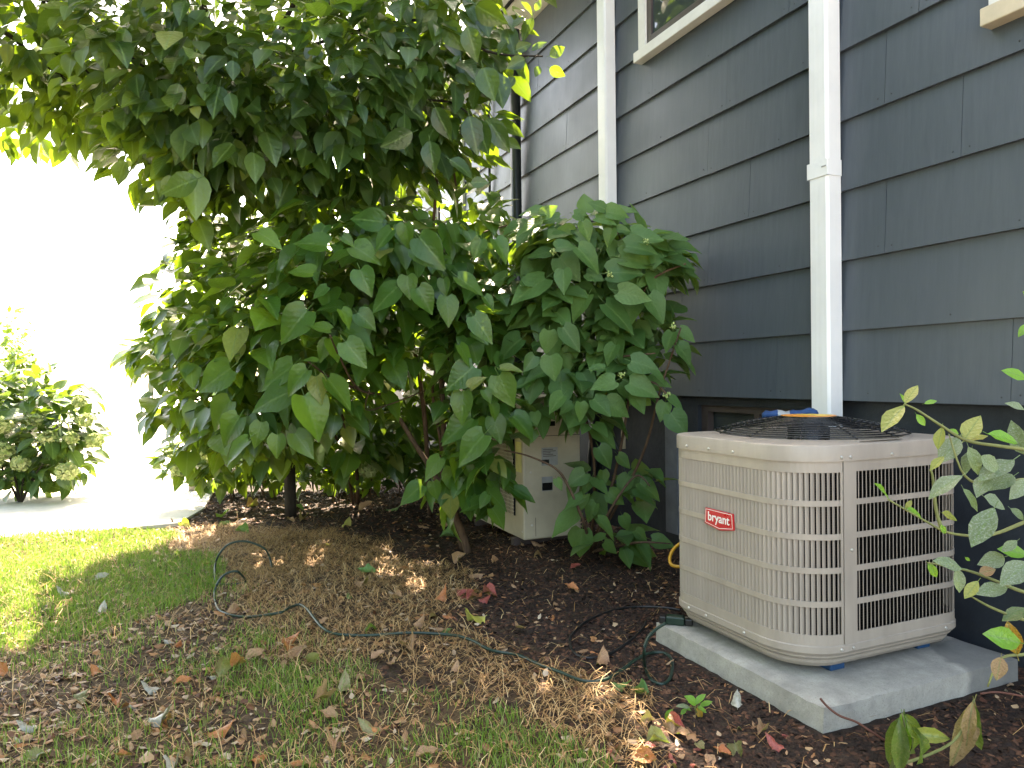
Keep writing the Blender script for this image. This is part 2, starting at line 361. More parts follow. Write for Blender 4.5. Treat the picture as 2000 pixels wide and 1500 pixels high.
def mass_mesh(name, tpl, mats3, pos, tint, m, off=(0, 0, 0), smooth=True):
    """one mesh holding many placed copies of a small template, with a tint per copy"""
    V, F, U = tpl; k = len(pos); nv = len(V)
    if k == 0: k = 1; pos = np.zeros((1, 3)) - 50; mats3 = np.eye(3)[None]; tint = np.zeros(1)
    W = np.einsum('kij,vj->kvi', mats3, V) + (np.asarray(pos) - np.array(off))[:, None, :]
    lt = np.array([len(f) for f in F]); fl = np.concatenate([np.array(f) for f in F])
    loops = (fl[None, :] + (np.arange(k) * nv)[:, None]).ravel()
    tot = np.tile(lt, k); start = np.concatenate([[0], np.cumsum(tot)[:-1]])
    me = bpy.data.meshes.new(name); me.vertices.add(k * nv); me.vertices.foreach_set('co', W.astype(np.float32).ravel())
    me.loops.add(len(loops)); me.loops.foreach_set('vertex_index', loops.astype(np.int32))
    me.polygons.add(len(tot)); me.polygons.foreach_set('loop_start', start.astype(np.int32)); me.polygons.foreach_set('loop_total', tot.astype(np.int32))
    if smooth: me.polygons.foreach_set('use_smooth', np.ones(len(tot), bool))
    if U is not None:
        uv = me.uv_layers.new(name='UVMap'); uv.data.foreach_set('uv', np.tile(U[fl], (k, 1)).astype(np.float32).ravel())
    ca = me.color_attributes.new('tint', 'FLOAT_COLOR', 'POINT')
    cc = np.ones((k, nv, 4), np.float32); cc[:, :, :3] = np.asarray(tint)[:, None, None]; ca.data.foreach_set('color', cc.ravel())
    me.update(calc_edges=True); me.materials.append(m); return me
def frame(tip, nrm, size):
    """3x3 matrices from tip directions, wished normals and sizes"""
    y = tip / np.linalg.norm(tip, axis=1, keepdims=True)
    x = np.cross(y, nrm); x /= np.linalg.norm(x, axis=1, keepdims=True) + 1e-9
    z = np.cross(x, y)
    return np.stack([x, y, z], axis=2) * np.asarray(size)[:, None, None]
def rand_dirs(k):
    v = rng.normal(size=(k, 3)); return v / np.linalg.norm(v, axis=1, keepdims=True)
HEARTS = [leaf_template('heart', 6, 5, d_, f_, .02, .25, i) for i, (d_, f_) in enumerate([(.12, .25), (.26, .3), (.2, .12), (.36, .35)])]
OVATES = [leaf_template('ovate', 6, 5, d_, f_, .02, .2, i) for i, (d_, f_) in enumerate([(.1, .25), (.25, .3), (.18, .15)])]
ELLIPS = [leaf_template('ellip', 6, 5, d_, f_, .02, .18, i) for i, (d_, f_) in enumerate([(.12, .3), (.3, .25), (.2, .1)])]
LOW_H = leaf_template('heart', 4, 3, .22, .25, .02, 0, 1)
LOW_O = leaf_template('ovate', 4, 3, .2, .25, .02, 0, 2)

def hero(bx, by, tx, ty, d, tilt=.55, fwd=.2):
    """leaf from the pixels of its base and tip and its depth: 3x3 matrix and position"""
    b = P(bx, by, d); t = P(tx, ty, d); L = (t - b).length
    t = t - fw * (fwd * L * random.uniform(-.3, 1.2))
    ax = np.array(t - b)[None]; back = np.array((CAM - b).normalized())
    nr = (back * .75 + np.array([0, 0, tilt * random.uniform(.5, 2.2)]) + rand_dirs(1)[0] * .35)[None]
    return frame(ax, nr, [np.linalg.norm(ax)])[0], np.array(b)
def vol(clusters, size, tipdown=.5, spread=.6, upw=1.1, camw=.12):
    """leaves through ellipsoids given as (px, py, depth, rx px, ry px, rz m, count)"""
    Ps, Ms, Ts = [], [], []
    for (px, py, d, rx, ry, rz, k) in clusters:
        c = np.array(P(px, py, d)); u = rand_dirs(k) * (rng.random(k)[:, None] ** .45)
        off = u[:, 0:1] * A_rt * rx * d / FPX + u[:, 1:2] * A_up * ry * d / FPX + u[:, 2:3] * A_fw * rz
        out = off / (np.linalg.norm(off, axis=1, keepdims=True) + 1e-6)
        tip = out * np.array([1, 1, .35]) * .9 + np.array([0, 0, -tipdown * rng.uniform(.3, 1.2)]) + rand_dirs(k) * spread
        nr = np.array([0, 0, upw]) + out * .45 - A_fw * camw + rand_dirs(k) * .45
        sz = size * rng.uniform(.5, 1.3, k)
        Ps.append(c + off); Ms.append(frame(tip, nr, sz)); Ts.append(rng.random(k))
    return np.concatenate(Ms), np.concatenate(Ps), np.concatenate(Ts)
def keep(M, Pn, T, f):
    m = f(Pn); return M[m], Pn[m], T[m]
def plant_leaves(root, heroes, M, Pn, T, tpls, low, m_obj, m_mass, nmax=300, name='leaf', mass='foliage'):
    """the leaves that show largest become children one by one, the rest one mass"""
    meshes = [template_mesh(name, t, m_obj) for t in tpls]; o0 = ORG[root.name]
    cnt = 0; M = M.copy(); M[:, :, 0] *= rng.uniform(.72, 1.12, len(M))[:, None]
    def one(mm, p):
        nonlocal cnt
        o = bpy.data.objects.new(name, random.choice(meshes)); COL.objects.link(o); o.parent = root
        mt = Matrix([list(r_) + [0] for r_ in mm] + [[0, 0, 0, 1]]); mt.translation = Vector(p) - o0; o.matrix_basis = mt; cnt += 1
    for mm, p in heroes: mm = mm.copy(); mm[:, 0] *= random.uniform(.8, 1.1); one(mm, p)
    if len(Pn):
        px, py, d = proj(Pn); score = np.linalg.norm(M[:, :, 1], axis=1) / np.maximum(d, .3)
        score = np.where((px > -40) & (px < 2040) & (py > -40) & (py < 1540), score, 0); order = np.argsort(-score)
        k = max(0, min(nmax - cnt, len(order)))
        for i in order[:k]: one(M[i], Pn[i])
        rest = order[k:]
        if len(rest):
            o = obj(mass, mass_mesh(mass, low, M[rest], Pn[rest], T[rest], m_mass, o0), m_mass, root); o.data.materials.pop(); o['kind'] = 'stuff'

# ================================================================== SETTING
xs = np.concatenate([[-400, -150, -60, -25, -12, -8], np.linspace(-6, 3.0, 260), [3.4, 4, 6, 15, 60, 400]])
ys = np.concatenate([[-400, -100, -30, -10, -4, -1, 0, .6], np.linspace(1, 11, 260), [13, 16, 25, 60, 150, 400]])
X, Y = np.meshgrid(xs, ys); Z = gh(X, Y); Z = np.where((np.abs(X) > 9) | (Y > 14) | (Y < -3), -.01, Z)
nx, ny = len(xs), len(ys)
me = bpy.data.meshes.new('ground'); idx = np.arange(nx * ny).reshape(ny, nx)
quads = np.stack([idx[:-1, :-1], idx[:-1, 1:], idx[1:, 1:], idx[1:, :-1]], -1).reshape(-1, 4)
me.from_pydata(np.stack([X, Y, Z], -1).reshape(-1, 3).tolist(), [], quads.tolist()); me.shade_smooth()

def inpoly(x, y, poly):
    x = np.asarray(x); y = np.asarray(y); ins = np.zeros(x.shape, bool)
    for (x1, y1), (x2, y2) in zip(poly, poly[1:] + poly[:1]):
        c_ = ((y1 > y) != (y2 > y)) & (x < (x2 - x1) * (y - y1) / ((y2 - y1) if y2 != y1 else 1e-9) + x1); ins ^= c_
    return ins
def wob(x, y): return x + (vnoise(x * 2.2, y * 2.2, 21) - .5) * .5 + (vnoise(x * 7, y * 7, 22) - .5) * .16, y + (vnoise(x * 2.2, y * 2.2, 23) - .5) * .5 + (vnoise(x * 7, y * 7, 24) - .5) * .16
def gpoly(pts): return [tuple(G(a, b)[:2]) for a, b in pts]
# outlines of the lawn, the straw and the mulch bed as places on the ground
LAWN = gpoly([(-900, 1030), (-300, 1030), (60, 1042), (330, 1036), (420, 1075), (480, 1130), (600, 1230), (760, 1330), (1000, 1400), (1190, 1480), (1260, 1600), (1300, 2100), (-2500, 2100)])
LUSH = gpoly([(-900, 1030), (60, 1040), (330, 1036), (400, 1075), (410, 1150), (330, 1215), (150, 1260), (-200, 1300), (-900, 1350)])
STRAW = gpoly([(330, 1015), (560, 1035), (720, 1055), (830, 1095), (900, 1150), (960, 1215), (1080, 1285), (1200, 1345), (1270, 1420), (1230, 1530), (1060, 1440), (800, 1330), (620, 1260), (480, 1170), (400, 1090)])
PATH = gpoly([(70, 1040), (345, 1034), (330, 1000), (300, 930), (255, 850), (140, 850), (110, 960), (95, 1000)])
thv = np.clip(inpoly(X, Y, LAWN) * .9 + inpoly(X, Y, STRAW) * .5 + (np.abs(X) > 8) * 1. + (Y > 11.5) * 1., 0, 1) * (.45 + .55 * vnoise(X * 3, Y * 3, 2))
ca = me.color_attributes.new('thatch', 'FLOAT_COLOR', 'POINT'); cc = np.ones((nx * ny, 4), np.float32); cc[:, :3] = thv.reshape(-1, 1); ca.data.foreach_set('color', cc.ravel())
ground = obj('ground', me, M_soil); tag(ground, kind='structure')
# pale paved walk to the street, widened so the whole distance burns out white
mb = MB(); pp = [(-1.75, 6.45), (-.9, 6.3), (-.1, 6.35), (.1, 7), (.25, 8.5), (.4, 12.5), (9, 14), (60, 16), (60, 150), (-90, 150), (-90, 11.5), (-4.2, 11), (-2.4, 8.5)]
n0 = len(pp); mb.add([(a, b, .02) for a, b in pp] + [(a, b, -.1) for a, b in pp], [tuple(range(n0))] + [(i, (i + n0), (i + 1) % n0 + n0, (i + 1) % n0) for i in range(n0)])
tag(obj('pavement', mb, M_concrete_path), kind='structure')
tag(obj('bounce_paving', MB().box(-5, 9, -16, -1.3, -.1, .02), M_concrete_path), kind='structure')  # unseen pale slab added behind the camera to bounce sunlight forward

# ------------------------------------------------------------------ house
YE = .3; XW = 2.85; E = .3286; Z0 = 1.0024
house = empty('house', (2.9, 4, 0), 'slate grey lap sided house with white downspouts and trim', 'house')
mb = MB().box(2.885, 9.6, YE, 13, 1.0, 4.32); wall = obj('wall', mb, M_dark, house)
known = {4: 2.341, 3: 1.989, 2: 2.345, 5: 3.39, 0: 3.02, 1: 2.62, 6: 2.9, 7: 3.6, 8: 2.2, 9: 3.1}
def board(y0, y1, z0, top=None):
    t = top or z0 + E + .02; k = (t - z0) / (E + .02)
    x0 = XW - .018 + random.uniform(-.001, .001); x1 = x0 + .021 * k; b = 2.882
    return MB().add([(x0, y0, z0), (x0, y1, z0), (b, y1, z0), (b, y0, z0), (x1, y0, t), (x1, y1, t), (b, y1, t), (b, y0, t)],
                    [(0, 1, 2, 3), (7, 6, 5, 4), (0, 4, 5, 1), (1, 5, 6, 2), (2, 6, 7, 3), (3, 7, 4, 0)])
nails = MB()
for k in range(10):
    js = [known[k] + i * 1.22 for i in range(-6, 9)]; js = [YE - .012] + [j for j in js if YE + .15 < j < 12.8] + [13]
    for a, b in zip(js, js[1:]):
        z0 = Z0 + k * E + random.uniform(-.002, .002)
        obj('siding_board', board(a + .0012, b - .0012, z0, min(z0 + E + .02, 4.33)), M_siding, wall)
        for yy in (a + .035, b - .035, (a + b) / 2 + .03):
            if yy < 8: nails.disc((XW - .0158, yy, z0 + .035 + random.uniform(-.006, .006)), (-1, 0, 0), .0042, .002, 6)
obj('nail_head', nails, mat('nail_paint', (.03, .034, .04), .5, .4), wall, kind='stuff')
fnd = MB().box(2.90, 9.5, YE + .05, 2.80, -.4, 1.02).box(2.90, 9.5, 3.76, 12.9, -.4, 1.02).box(2.90, 9.5, 2.80, 3.76, -.4, .5).box(2.90, 9.5, 2.80, 3.76, .945, 1.02)
obj('foundation', fnd, M_found, house)
# basement window
mb = MB().box(3.05, 3.06, 2.78, 3.78, .45, .96); bw = obj('basement_window', mb, M_dark, house)
fr = MB()
for (a, b, c_, d_) in ((2.80, 2.84, .5, .945), (3.70, 3.76, .5, .945), (3.25, 3.29, .54, .905), (2.84, 3.70, .905, .945), (2.84, 3.70, .5, .54)): fr.box(2.93, 2.975, a, b, c_, d_)
obj('frame', fr, M_sash, bw); obj('pane', MB().box(2.985, 2.99, 2.82, 3.74, .52, .93), M_glass, bw)
# roof with eave
rf = MB().add([(2.55, YE - .4, 4.34), (6.3, YE - .4, 6.9), (10, YE - .4, 4.34), (2.55, 13.4, 4.34), (6.3, 13.4, 6.9), (10, 13.4, 4.34),
               (2.55, YE - .4, 4.46), (6.3, YE - .4, 7.02), (10, YE - .4, 4.46), (2.55, 13.4, 4.46), (6.3, 13.4, 7.02), (10, 13.4, 4.46)],
              [(0, 3, 4, 1), (1, 4, 5, 2), (6, 7, 10, 9), (7, 8, 11, 10), (0, 6, 9, 3), (2, 5, 11, 8), (0, 1, 7, 6), (1, 2, 8, 7), (3, 9, 10, 4), (4, 10, 11, 5)])
roof = obj('roof', rf, M_roof, house)
obj('soffit', MB().box(2.6, 2.884, YE - .3, 13.3, 4.335, 4.36), M_trim, roof)
obj('gutter', MB().box(2.44, 2.545, YE - .3, 13.3, 4.33, 4.44), M_white, roof, bevel=.01)
obj('gable_wall', MB().add([(2.9, 12.98, 4.3), (9.6, 12.98, 4.3), (6.25, 12.98, 6.8), (2.9, YE - .02, 4.3), (9.6, YE - .02, 4.3), (6.25, YE - .02, 6.8)], [(0, 1, 2), (3, 5, 4)]), M_siding, house)
# windows
def window(y0, y1, z0, z1, sillmat, sash=M_sash, xo=XW, label=None):
    w_ = obj('window', MB().box(xo - .005, xo + .03, y0 + .02, y1 - .02, z0 + .02, z1 - .02), M_dark, house, label=label)
    t = .085; c = MB()
    c.box(xo - .042, xo - .006, y1 - t, y1, z0 + .07, z1).box(xo - .042, xo - .006, y0, y0 + t, z0 + .07, z1).box(xo - .042, xo - .006, y0 + t, y1 - t, z1 - t, z1)
    obj('casing', c, M_trim, w_, bevel=.004)
    obj('sill', MB().box(xo - .075, xo - .006, y0 - .012, y1 + .012, z0, z0 + .069), sillmat, w_, bevel=.005)
    s = MB(); a, b, e, f = y0 + t + .001, y1 - t - .001, z0 + .07, z1 - t - .001; q = .05
    s.box(xo - .03, xo - .0065, a, a + q, e, f).box(xo - .03, xo - .0065, b - q, b, e, f).box(xo - .03, xo - .0065, a + q, b - q, e, e + q + .02).box(xo - .03, xo - .0065, a + q, b - q, f - q, f)
    obj('sash', s, sash, w_, bevel=.003)
    obj('pane', MB().box(xo - .014, xo - .008, a + q + .001, b - q - .001, e + q + .021, f - q - .001), M_glass, w_)
window(3.05, 4.24, 3.235, 4.25, M_trim)
window(.75, 1.86, 2.44, 3.9, M_sill, label='window with tan sill at the corner above the air conditioner')
window(7.75, 8.8, 2.45, 3.9, M_trim)
# downspouts
def downspout(yc, wy, wx, z0, z1, seam, m=M_white, xo=2.832):
    n_ = 3; pts = []
    x0, x1, a, b = xo - wx, xo, yc - wy / 2, yc + wy / 2; r_ = .012
    prof = [(x0, a + r_), (x0 + r_, a), (x1, a), (x1, b), (x0 + r_, b), (x0, b - r_)]
    for i in range(1, 6):                              # corrugated outer face
        yy = b - r_ - (b - a - 2 * r_) * i / 6; prof.append((x0 - (.0006 if i in (2, 4) else 0), yy))
    mb = MB().loft([[(x, y, z) for x, y in prof] for z in (z0, z1)])
    d_ = obj('downspout', mb, m, house)
    for zs in seam:
        c = .004; pf = [(x0 - c, a - c), (x1 + .003, a - c), (x1 + .003, b + c), (x0 - c, b + c)]
        obj('coupling', MB().loft([[(x, y, z) for x, y in pf] for z in (zs - .04, zs + .035)]).add([(x, y, zs - .04) for x, y in pf] + [(x, y, zs + .035) for x, y in pf], [(3, 2, 1, 0), (4, 5, 6, 7)]), m, d_, bevel=.003)
        obj('strap_notch', MB().box(x0 - .0065, x0 - .004, a + .004, a + .03, zs + .0, zs + .006), M_greyp, d_)
    return d_
downspout(2.64, .118, .085, .1, 4.35, [2.1])
downspout(4.63, .118, .085, 1.22, 4.35, [])
obj('downspout_elbow', MB().tube(smooth_path([(2.79, 4.63, 1.24), (2.79, 4.63, 1.12), (2.80, 4.72, 1.0), (2.84, 4.85, .9), (2.86, 5.0, .5), (2.86, 5.02, .0)], 4), .045, 10), M_blackpipe, house, smooth=True)
# black standpipe and thin conduit farther along
mb = MB().tube([(2.77, 6.2, -.1), (2.77, 6.2, 4.3)], .05, 12); obj('drain_pipe', mb, M_blackpipe, house, smooth=True)
mb = MB().tube([(2.81, 6.95, .3), (2.81, 6.95, 4.3)], .015, 8); obj('conduit', mb, M_blackpipe, house, smooth=True)
obj('conduit', MB().tube(smooth_path([P(1188, 800, 5.2), P(1192, 830, 5.15), P(1203, 870, 5.1), P(1216, 895, 5.08), P(1222, 960, 5.06)]), .013, 8), M_blackpipe, house, smooth=True)
obj('conduit', MB().tube([P(1028, 640, 5.75), P(1024, 700, 5.75), P(1019, 790, 5.75)], .018, 8), M_white, house, smooth=True)
obj('end_wall', MB().box(2.86, 9.6, YE - .016, YE - .002, .98, 4.33), M_siding, house)  # out of view; house cut short here to let sky light in
mb = MB().box(2.74, 2.83, 4.36, 4.52, .93, 1.12); bx = obj('junction_box', mb, mat('grey_box', (.33, .33, .31), .5), house, bevel=.006)
obj('box_cover', MB().box(2.732, 2.7395, 4.37, 4.51, .94, 1.11), mat('grey_cover', (.38, .38, .36), .5), bx, bevel=.003)
obj('conduit', MB().tube([(2.785, 4.44, .93), (2.785, 4.44, .62)], .017, 8), M_sill, house, smooth=True)

# ------------------------------------------------------------------ concrete pad
PX0, PX1, PY0, PY1, PZ = 1.815, 2.765, 1.735, 2.65, .08
mb = MB(); k = 26
us = np.linspace(PX0, PX1, k); vs_ = np.linspace(PY0, PY1, k); top = []
def edge_j(x, y): return (random.uniform(-.004, .004), random.uniform(-.004, .004))
for j, b in enumerate(vs_):
    for i, a in enumerate(us):
        rim = i in (0, k - 1) or j in (0, k - 1); q = edge_j(a, b) if rim else (0, 0)
        top.append((a + q[0], b + q[1], PZ + random.uniform(-.0012, .0012) - (.006 if rim else 0)))
fs = [(j * k + i, j * k + i + 1, (j + 1) * k + i + 1, (j + 1) * k + i) for j in range(k - 1) for i in range(k - 1)]
ring = [i for i in range(k)] + [j * k + k - 1 for j in range(1, k)] + [(k - 1) * k + i for i in range(k - 2, -1, -1)] + [j * k for j in range(k - 2, 0, -1)]
nb = len(top); low_ = [(top[i][0] + random.uniform(-.003, .003) - (.006 if top[i][0] < 2 else 0), top[i][1] + random.uniform(-.003, .003), -.06) for i in ring]
fs += [(ring[i], nb + i, nb + (i + 1) % len(ring), ring[(i + 1) % len(ring)]) for i in range(len(ring))]
pad_root = (PX0 + .475, 1.735, 0)
pad_m = MB().add(top + low_, fs); me = pad_m.mesh('concrete_pad', pad_root)
pad = bpy.data.objects.new('concrete_pad', me); COL.objects.link(pad); pad.location = pad_root; me.materials.append(M_pad); me.shade_smooth(); me.set_sharp_from_angle(angle=R(35))
tag(pad, 'square grey concrete pad under the beige louvered air conditioner', 'concrete pad')

# ------------------------------------------------------------------ air conditioner
AX0, AX1, AY0, AY1 = 1.872, 2.70, 1.885, 2.625
AC = empty('air_conditioner', ((AX0 + AX1) / 2, (AY0 + AY1) / 2, PZ), 'beige louvered air conditioner with red badge standing on the concrete pad', 'air conditioner')
RAD = {'nl': .205, 'nr': .10, 'fr': .10, 'fl': .10}
def outline(step=.02):
    """perimeter from the far left corner down the lawn face, round the near corner, along the camera face and back; (x,y,nx,ny,s)"""
    pts = []
    def arc(cx, cy, r_, a0, a1):
        m = max(6, int(abs(a1 - a0) * r_ / step) + 2)
        for i in range(m + 1):
            a = a0 + (a1 - a0) * i / m; pts.append((cx + r_ * math.cos(a), cy + r_ * math.sin(a), math.cos(a), math.sin(a)))
    def line(x0, y0, x1, y1, nx_, ny_):
        m = max(2, int(math.hypot(x1 - x0, y1 - y0) / step))
        for i in range(1, m): pts.append((x0 + (x1 - x0) * i / m, y0 + (y1 - y0) * i / m, nx_, ny_))
    r_ = RAD; pi = math.pi
    arc(AX0 + r_['fl'], AY1 - r_['fl'], r_['fl'], pi * .5, pi)
    line(AX0, AY1 - r_['fl'], AX0, AY0 + r_['nl'], -1, 0)
    arc(AX0 + r_['nl'], AY0 + r_['nl'], r_['nl'], pi, 1.5 * pi)
    line(AX0 + r_['nl'], AY0, AX1 - r_['nr'], AY0, 0, -1)
    arc(AX1 - r_['nr'], AY0 + r_['nr'], r_['nr'], 1.5 * pi, 2 * pi)
    line(AX1, AY0 + r_['nr'], AX1, AY1 - r_['fr'], 1, 0)
    arc(AX1 - r_['fr'], AY1 - r_['fr'], r_['fr'], 0, .5 * pi)
    line(AX1 - r_['fr'], AY1, AX0 + r_['fl'], AY1, 0, 1)
    out = []; s = 0
    for i, p in enumerate(pts):
        if i: s += math.hypot(p[0] - pts[i - 1][0], p[1] - pts[i - 1][1])
        out.append((*p, s))
    return out
OUT = outline(); SL = np.array([p[4] for p in OUT]); OA = np.array([p[:4] for p in OUT])
LTOT = SL[-1] + math.hypot(OA[-1][0] - OA[0][0], OA[-1][1] - OA[0][1])
def at_s(s):
    v = [np.interp(s, SL, OA[:, i]) for i in range(4)]; n_ = math.hypot(v[2], v[3]); return v[0], v[1], v[2] / n_, v[3] / n_
def ring_at(off, z, pts=OUT): return [(p[0] + p[2] * off, p[1] + p[3] * off, z) for p in pts]
def s_of(x, y): i = int(np.argmin((OA[:, 0] - x) ** 2 + (OA[:, 1] - y) ** 2)); return SL[i]
SEAM = s_of(AX0 + RAD['nl'] + .0, AY0)
def strip(s0, s1, z0, z1, off, th, step=.02):
    """curved sheet piece following the cabinet between two perimeter positions"""
    m = max(2, int((s1 - s0) / step)); rows = []
    for i in range(m + 1):
        x, y, nx_, ny_ = at_s(s0 + (s1 - s0) * i / m)
        rows.append([(x + nx_ * off, y + ny_ * off, z0), (x + nx_ * off, y + ny_ * off, z1), (x + nx_ * (off - th), y + ny_ * (off - th), z1), (x + nx_ * (off - th), y + ny_ * (off - th), z0)])
    mb = MB().loft(rows); e = len(mb.v); mb.f += [(0, 1, 2, 3), (e - 1, e - 2, e - 3, e - 4)]; return mb
ZP, ZB, ZS, ZR0, ZR1, ZL, ZT = .132, .164, .190, .226, .787, .826, .884
bp = MB().loft([ring_at(-.10, ZP - .026), ring_at(-.04, ZP - .026), ring_at(-.028, ZP - .012), ring_at(-.024, ZP), ring_at(-.012, ZP + .012), ring_at(-.012, ZS)]); m_ = len(OUT); bp.f.append(tuple(range(m_ - 1, -1, -1)))
obj('base_pan', bp, M_beige, AC, smooth=False)
bs = MB().loft([ring_at(-.006, ZB - .012), ring_at(.004, ZB), ring_at(.004, ZS - .004), ring_at(-.002, ZS)]); obj('base_skirt', bs, M_beige, AC, smooth=True).data.set_sharp_from_angle(angle=R(25))
for (fx, fy) in ((2.09, 1.965), (2.55, 1.98), (2.02, 2.5), (2.55, 2.5)):
    obj('foot', MB().box(fx - .034, fx + .034, fy - .03, fy + .03, PZ - .001, ZP - .0265), M_bluefoot, AC, bevel=.004, label='blue rubber foot')
obj('coil', MB().loft([ring_at(-.034, ZS), ring_at(-.034, ZL)]), M_coil, AC)
# panels: plain margins, cross bars and slanted louvre slats
SA0, SA1 = .05, SEAM - .012; SB0, SB1 = SEAM + .048, s_of(AX1, AY1 - .2)
for nm, a, b in (('louver_panel', SA0, SA1), ('louver_panel', SB0, SB1)):
    pn = strip(a - (.01 if a == SA0 else 0), b, ZR1, ZL + .012, 0, .004); lp = obj(nm, pn, M_beige, AC)
    obj('panel_margin', strip(a, b, ZS - .006, ZR0, .0, .004), M_beige, lp)
    pitch = (ZR1 - ZR0 + .020) / 5
    for i in range(1, 5):
        zc = ZR0 - .010 + i * pitch; obj('cross_bar', strip(a, b, zc - .010, zc + .010, .001, .005), M_beige, lp, bevel=.0)
    sl = MB(); m = int((b - a) / .0187)
    for i in range(m + 1):
        s = a + (b - a) * i / m; x, y, nx_, ny_ = at_s(s); tx, ty = -ny_, nx_              # tangent along +s
        o_ = -.0012; dx, dy = -nx_ * .62 + tx * .785, -ny_ * .62 + ty * .785; L = .0165; px_, py_ = -dy * .0011, dx * .0011
        a0 = (x + nx_ * o_, y + ny_ * o_); a1 = (a0[0] + dx * L, a0[1] + dy * L)
        fx, fy = tx * .0026, ty * .0026                                                     # flat lip of the slat lying in the panel's plane
        q = [(a0[0] - fx, a0[1] - fy), (a0[0], a0[1]), a1, (a1[0] + px_ * 2, a1[1] + py_ * 2), (a0[0] - fx * .2 - nx_ * .0022, a0[1] - fy * .2 - ny_ * .0022), (a0[0] - fx - nx_ * .0015, a0[1] - fy - ny_ * .0015)]
        sl.loft([[(u_, v_, ZR0 - .004) for u_, v_ in q], [(u_, v_, ZR1 + .004) for u_, v_ in q]])
    obj('louver_slats', sl, M_beige, lp, kind='stuff')
obj('end_margin', strip(SA0 - .01, SA0 + .03, ZR0, ZR1, .0005, .004), M_beige, AC)
obj('seam_margin', strip(SA1 - .009, SA1, ZR0, ZR1, .0012, .004), M_beige, AC)
obj('corner_post', strip(SEAM - .008, SB0 + .003, ZS - .02, ZL + .01, .0022, .006), M_beige, AC)
# top cover with round fan opening
CX, CY = (AX0 + AX1) / 2, (AY0 + AY1) / 2; RF = .345
def circ(r_, z):
    o_ = []
    for p in OUT:
        a = math.atan2(p[1] - CY, p[0] - CX); o_.append((CX + r_ * math.cos(a), CY + r_ * math.sin(a), z))
    return o_
lid = MB().loft([ring_at(.0, ZL - .0), ring_at(.007, ZL), ring_at(.007, ZT - .010), ring_at(.005, ZT - .004), ring_at(0, ZT - .001), ring_at(-.006, ZT), ring_at(-.03, ZT + .001), circ(RF + .012, ZT + .005), circ(RF + .004, ZT + .008), circ(RF - .004, ZT + .002), circ(RF - .006, ZT - .06)])
lid_o = obj('top_cover', lid, M_beige, AC, smooth=True); lid_o.data.set_sharp_from_angle(angle=R(32))
obj('fan_shroud', MB().loft([circ(RF - .008, ZT - .05), circ(RF - .02, ZT - .2), circ(.02, ZT - .26)]), M_greyp, AC, smooth=True)
sc = MB()
def screw(s, z, off, rr=.0055):
    x, y, nx_, ny_ = at_s(s); sc.disc((x + nx_ * off, y + ny_ * off, z), (nx_, ny_, 0), rr, .004)
def screw_obj(s, z, off, rr=.0058):
    global sc; sc = MB(); screw(s, z, off, rr); obj('screw', sc, M_screw, AC, smooth=True)
for s in (.19, .33, .47, SEAM - .022, SEAM + .018, SEAM + .22, SEAM + .50): screw_obj(s, ZL + .014, .0072)
for s in (.19, .30, .52, SEAM - .025, SEAM + .028, SEAM + .50): screw_obj(s, ZB + .010, .0045)
screw_obj(SEAM + .026, .515, .0025)
# fan guard: concentric rings and radial rods, domed
def gz(r_): return ZT + .014 + .064 * (1 - (r_ / .375) ** 2)
g = MB()
for i in range(13):
    r_ = .115 + i * .0208; g.tube([(CX + r_ * math.cos(a), CY + r_ * math.sin(a), gz(r_)) for a in np.linspace(0, 2 * math.pi, 57)], .0026, 5, cap=False)
obj('fan_guard', g, M_black, AC, smooth=True)
for k in range(12):
    a = 2 * math.pi * (k + .35) / 12; ca_, sa_ = math.cos(a), math.sin(a)
    obj('guard_rod', MB().tube([(CX + r_ * ca_, CY + r_ * sa_, gz(r_) - .004) for r_ in np.linspace(.1, .366, 8)], .0035, 6), M_black, AC, smooth=True)
rg = lambda r_, z: [(CX + r_ * math.cos(a), CY + r_ * math.sin(a), z) for a in np.linspace(0, 2 * math.pi, 33)[:-1]]
hub = MB().loft([rg(.118, gz(.118) - .004), rg(.118, gz(.118) + .003), rg(.112, gz(.1) + .003)]); hub.f.append(tuple(range(len(hub.v) - 32, len(hub.v)))); hb = obj('hub_plate', hub, M_black, AC)
st = MB().loft([rg(.105, gz(.1) + .004), rg(.105, gz(.1) + .0055)]); st.f.append(tuple(range(32, 64))); obj('sticker', st, M_orange, hb, label='orange and yellow sticker on the fan hub')
st = MB().add([(CX - .02, CY - .095, gz(.1) + .0062), (CX + .09, CY - .045, gz(.1) + .0062), (CX + .085, CY + .05, gz(.1) + .0062), (CX + .0, CY + .09, gz(.1) + .0062)], [(0, 1, 2, 3)]); obj('sticker_band', st, M_yellow, hb)
mo = MB().loft([rg(.02, ZT - .16), rg(.075, ZT - .16), rg(.08, ZT - .15), rg(.08, ZT + .03), rg(.06, ZT + .045)]); obj('fan_motor', mo, M_black, AC, smooth=True)
for k in range(3):
    b = MB(); a0 = 2 * math.pi * k / 3 + .6; rows = []
    for i in range(7):
        r_ = .07 + .255 * i / 6; wd = .45 + .25 * math.sin(i / 6 * 2.6)
        rows.append([(CX + r_ * math.cos(a0 + wd * (t - .5) * 1.6), CY + r_ * math.sin(a0 + wd * (t - .5) * 1.6), ZT - .12 + .07 * (t - .5)) for t in (0, .33, .66, 1)])
    b.loft(rows, close=False); obj('fan_blade', b, mat('grey_blade', (.12, .12, .12), .4), AC, smooth=True)
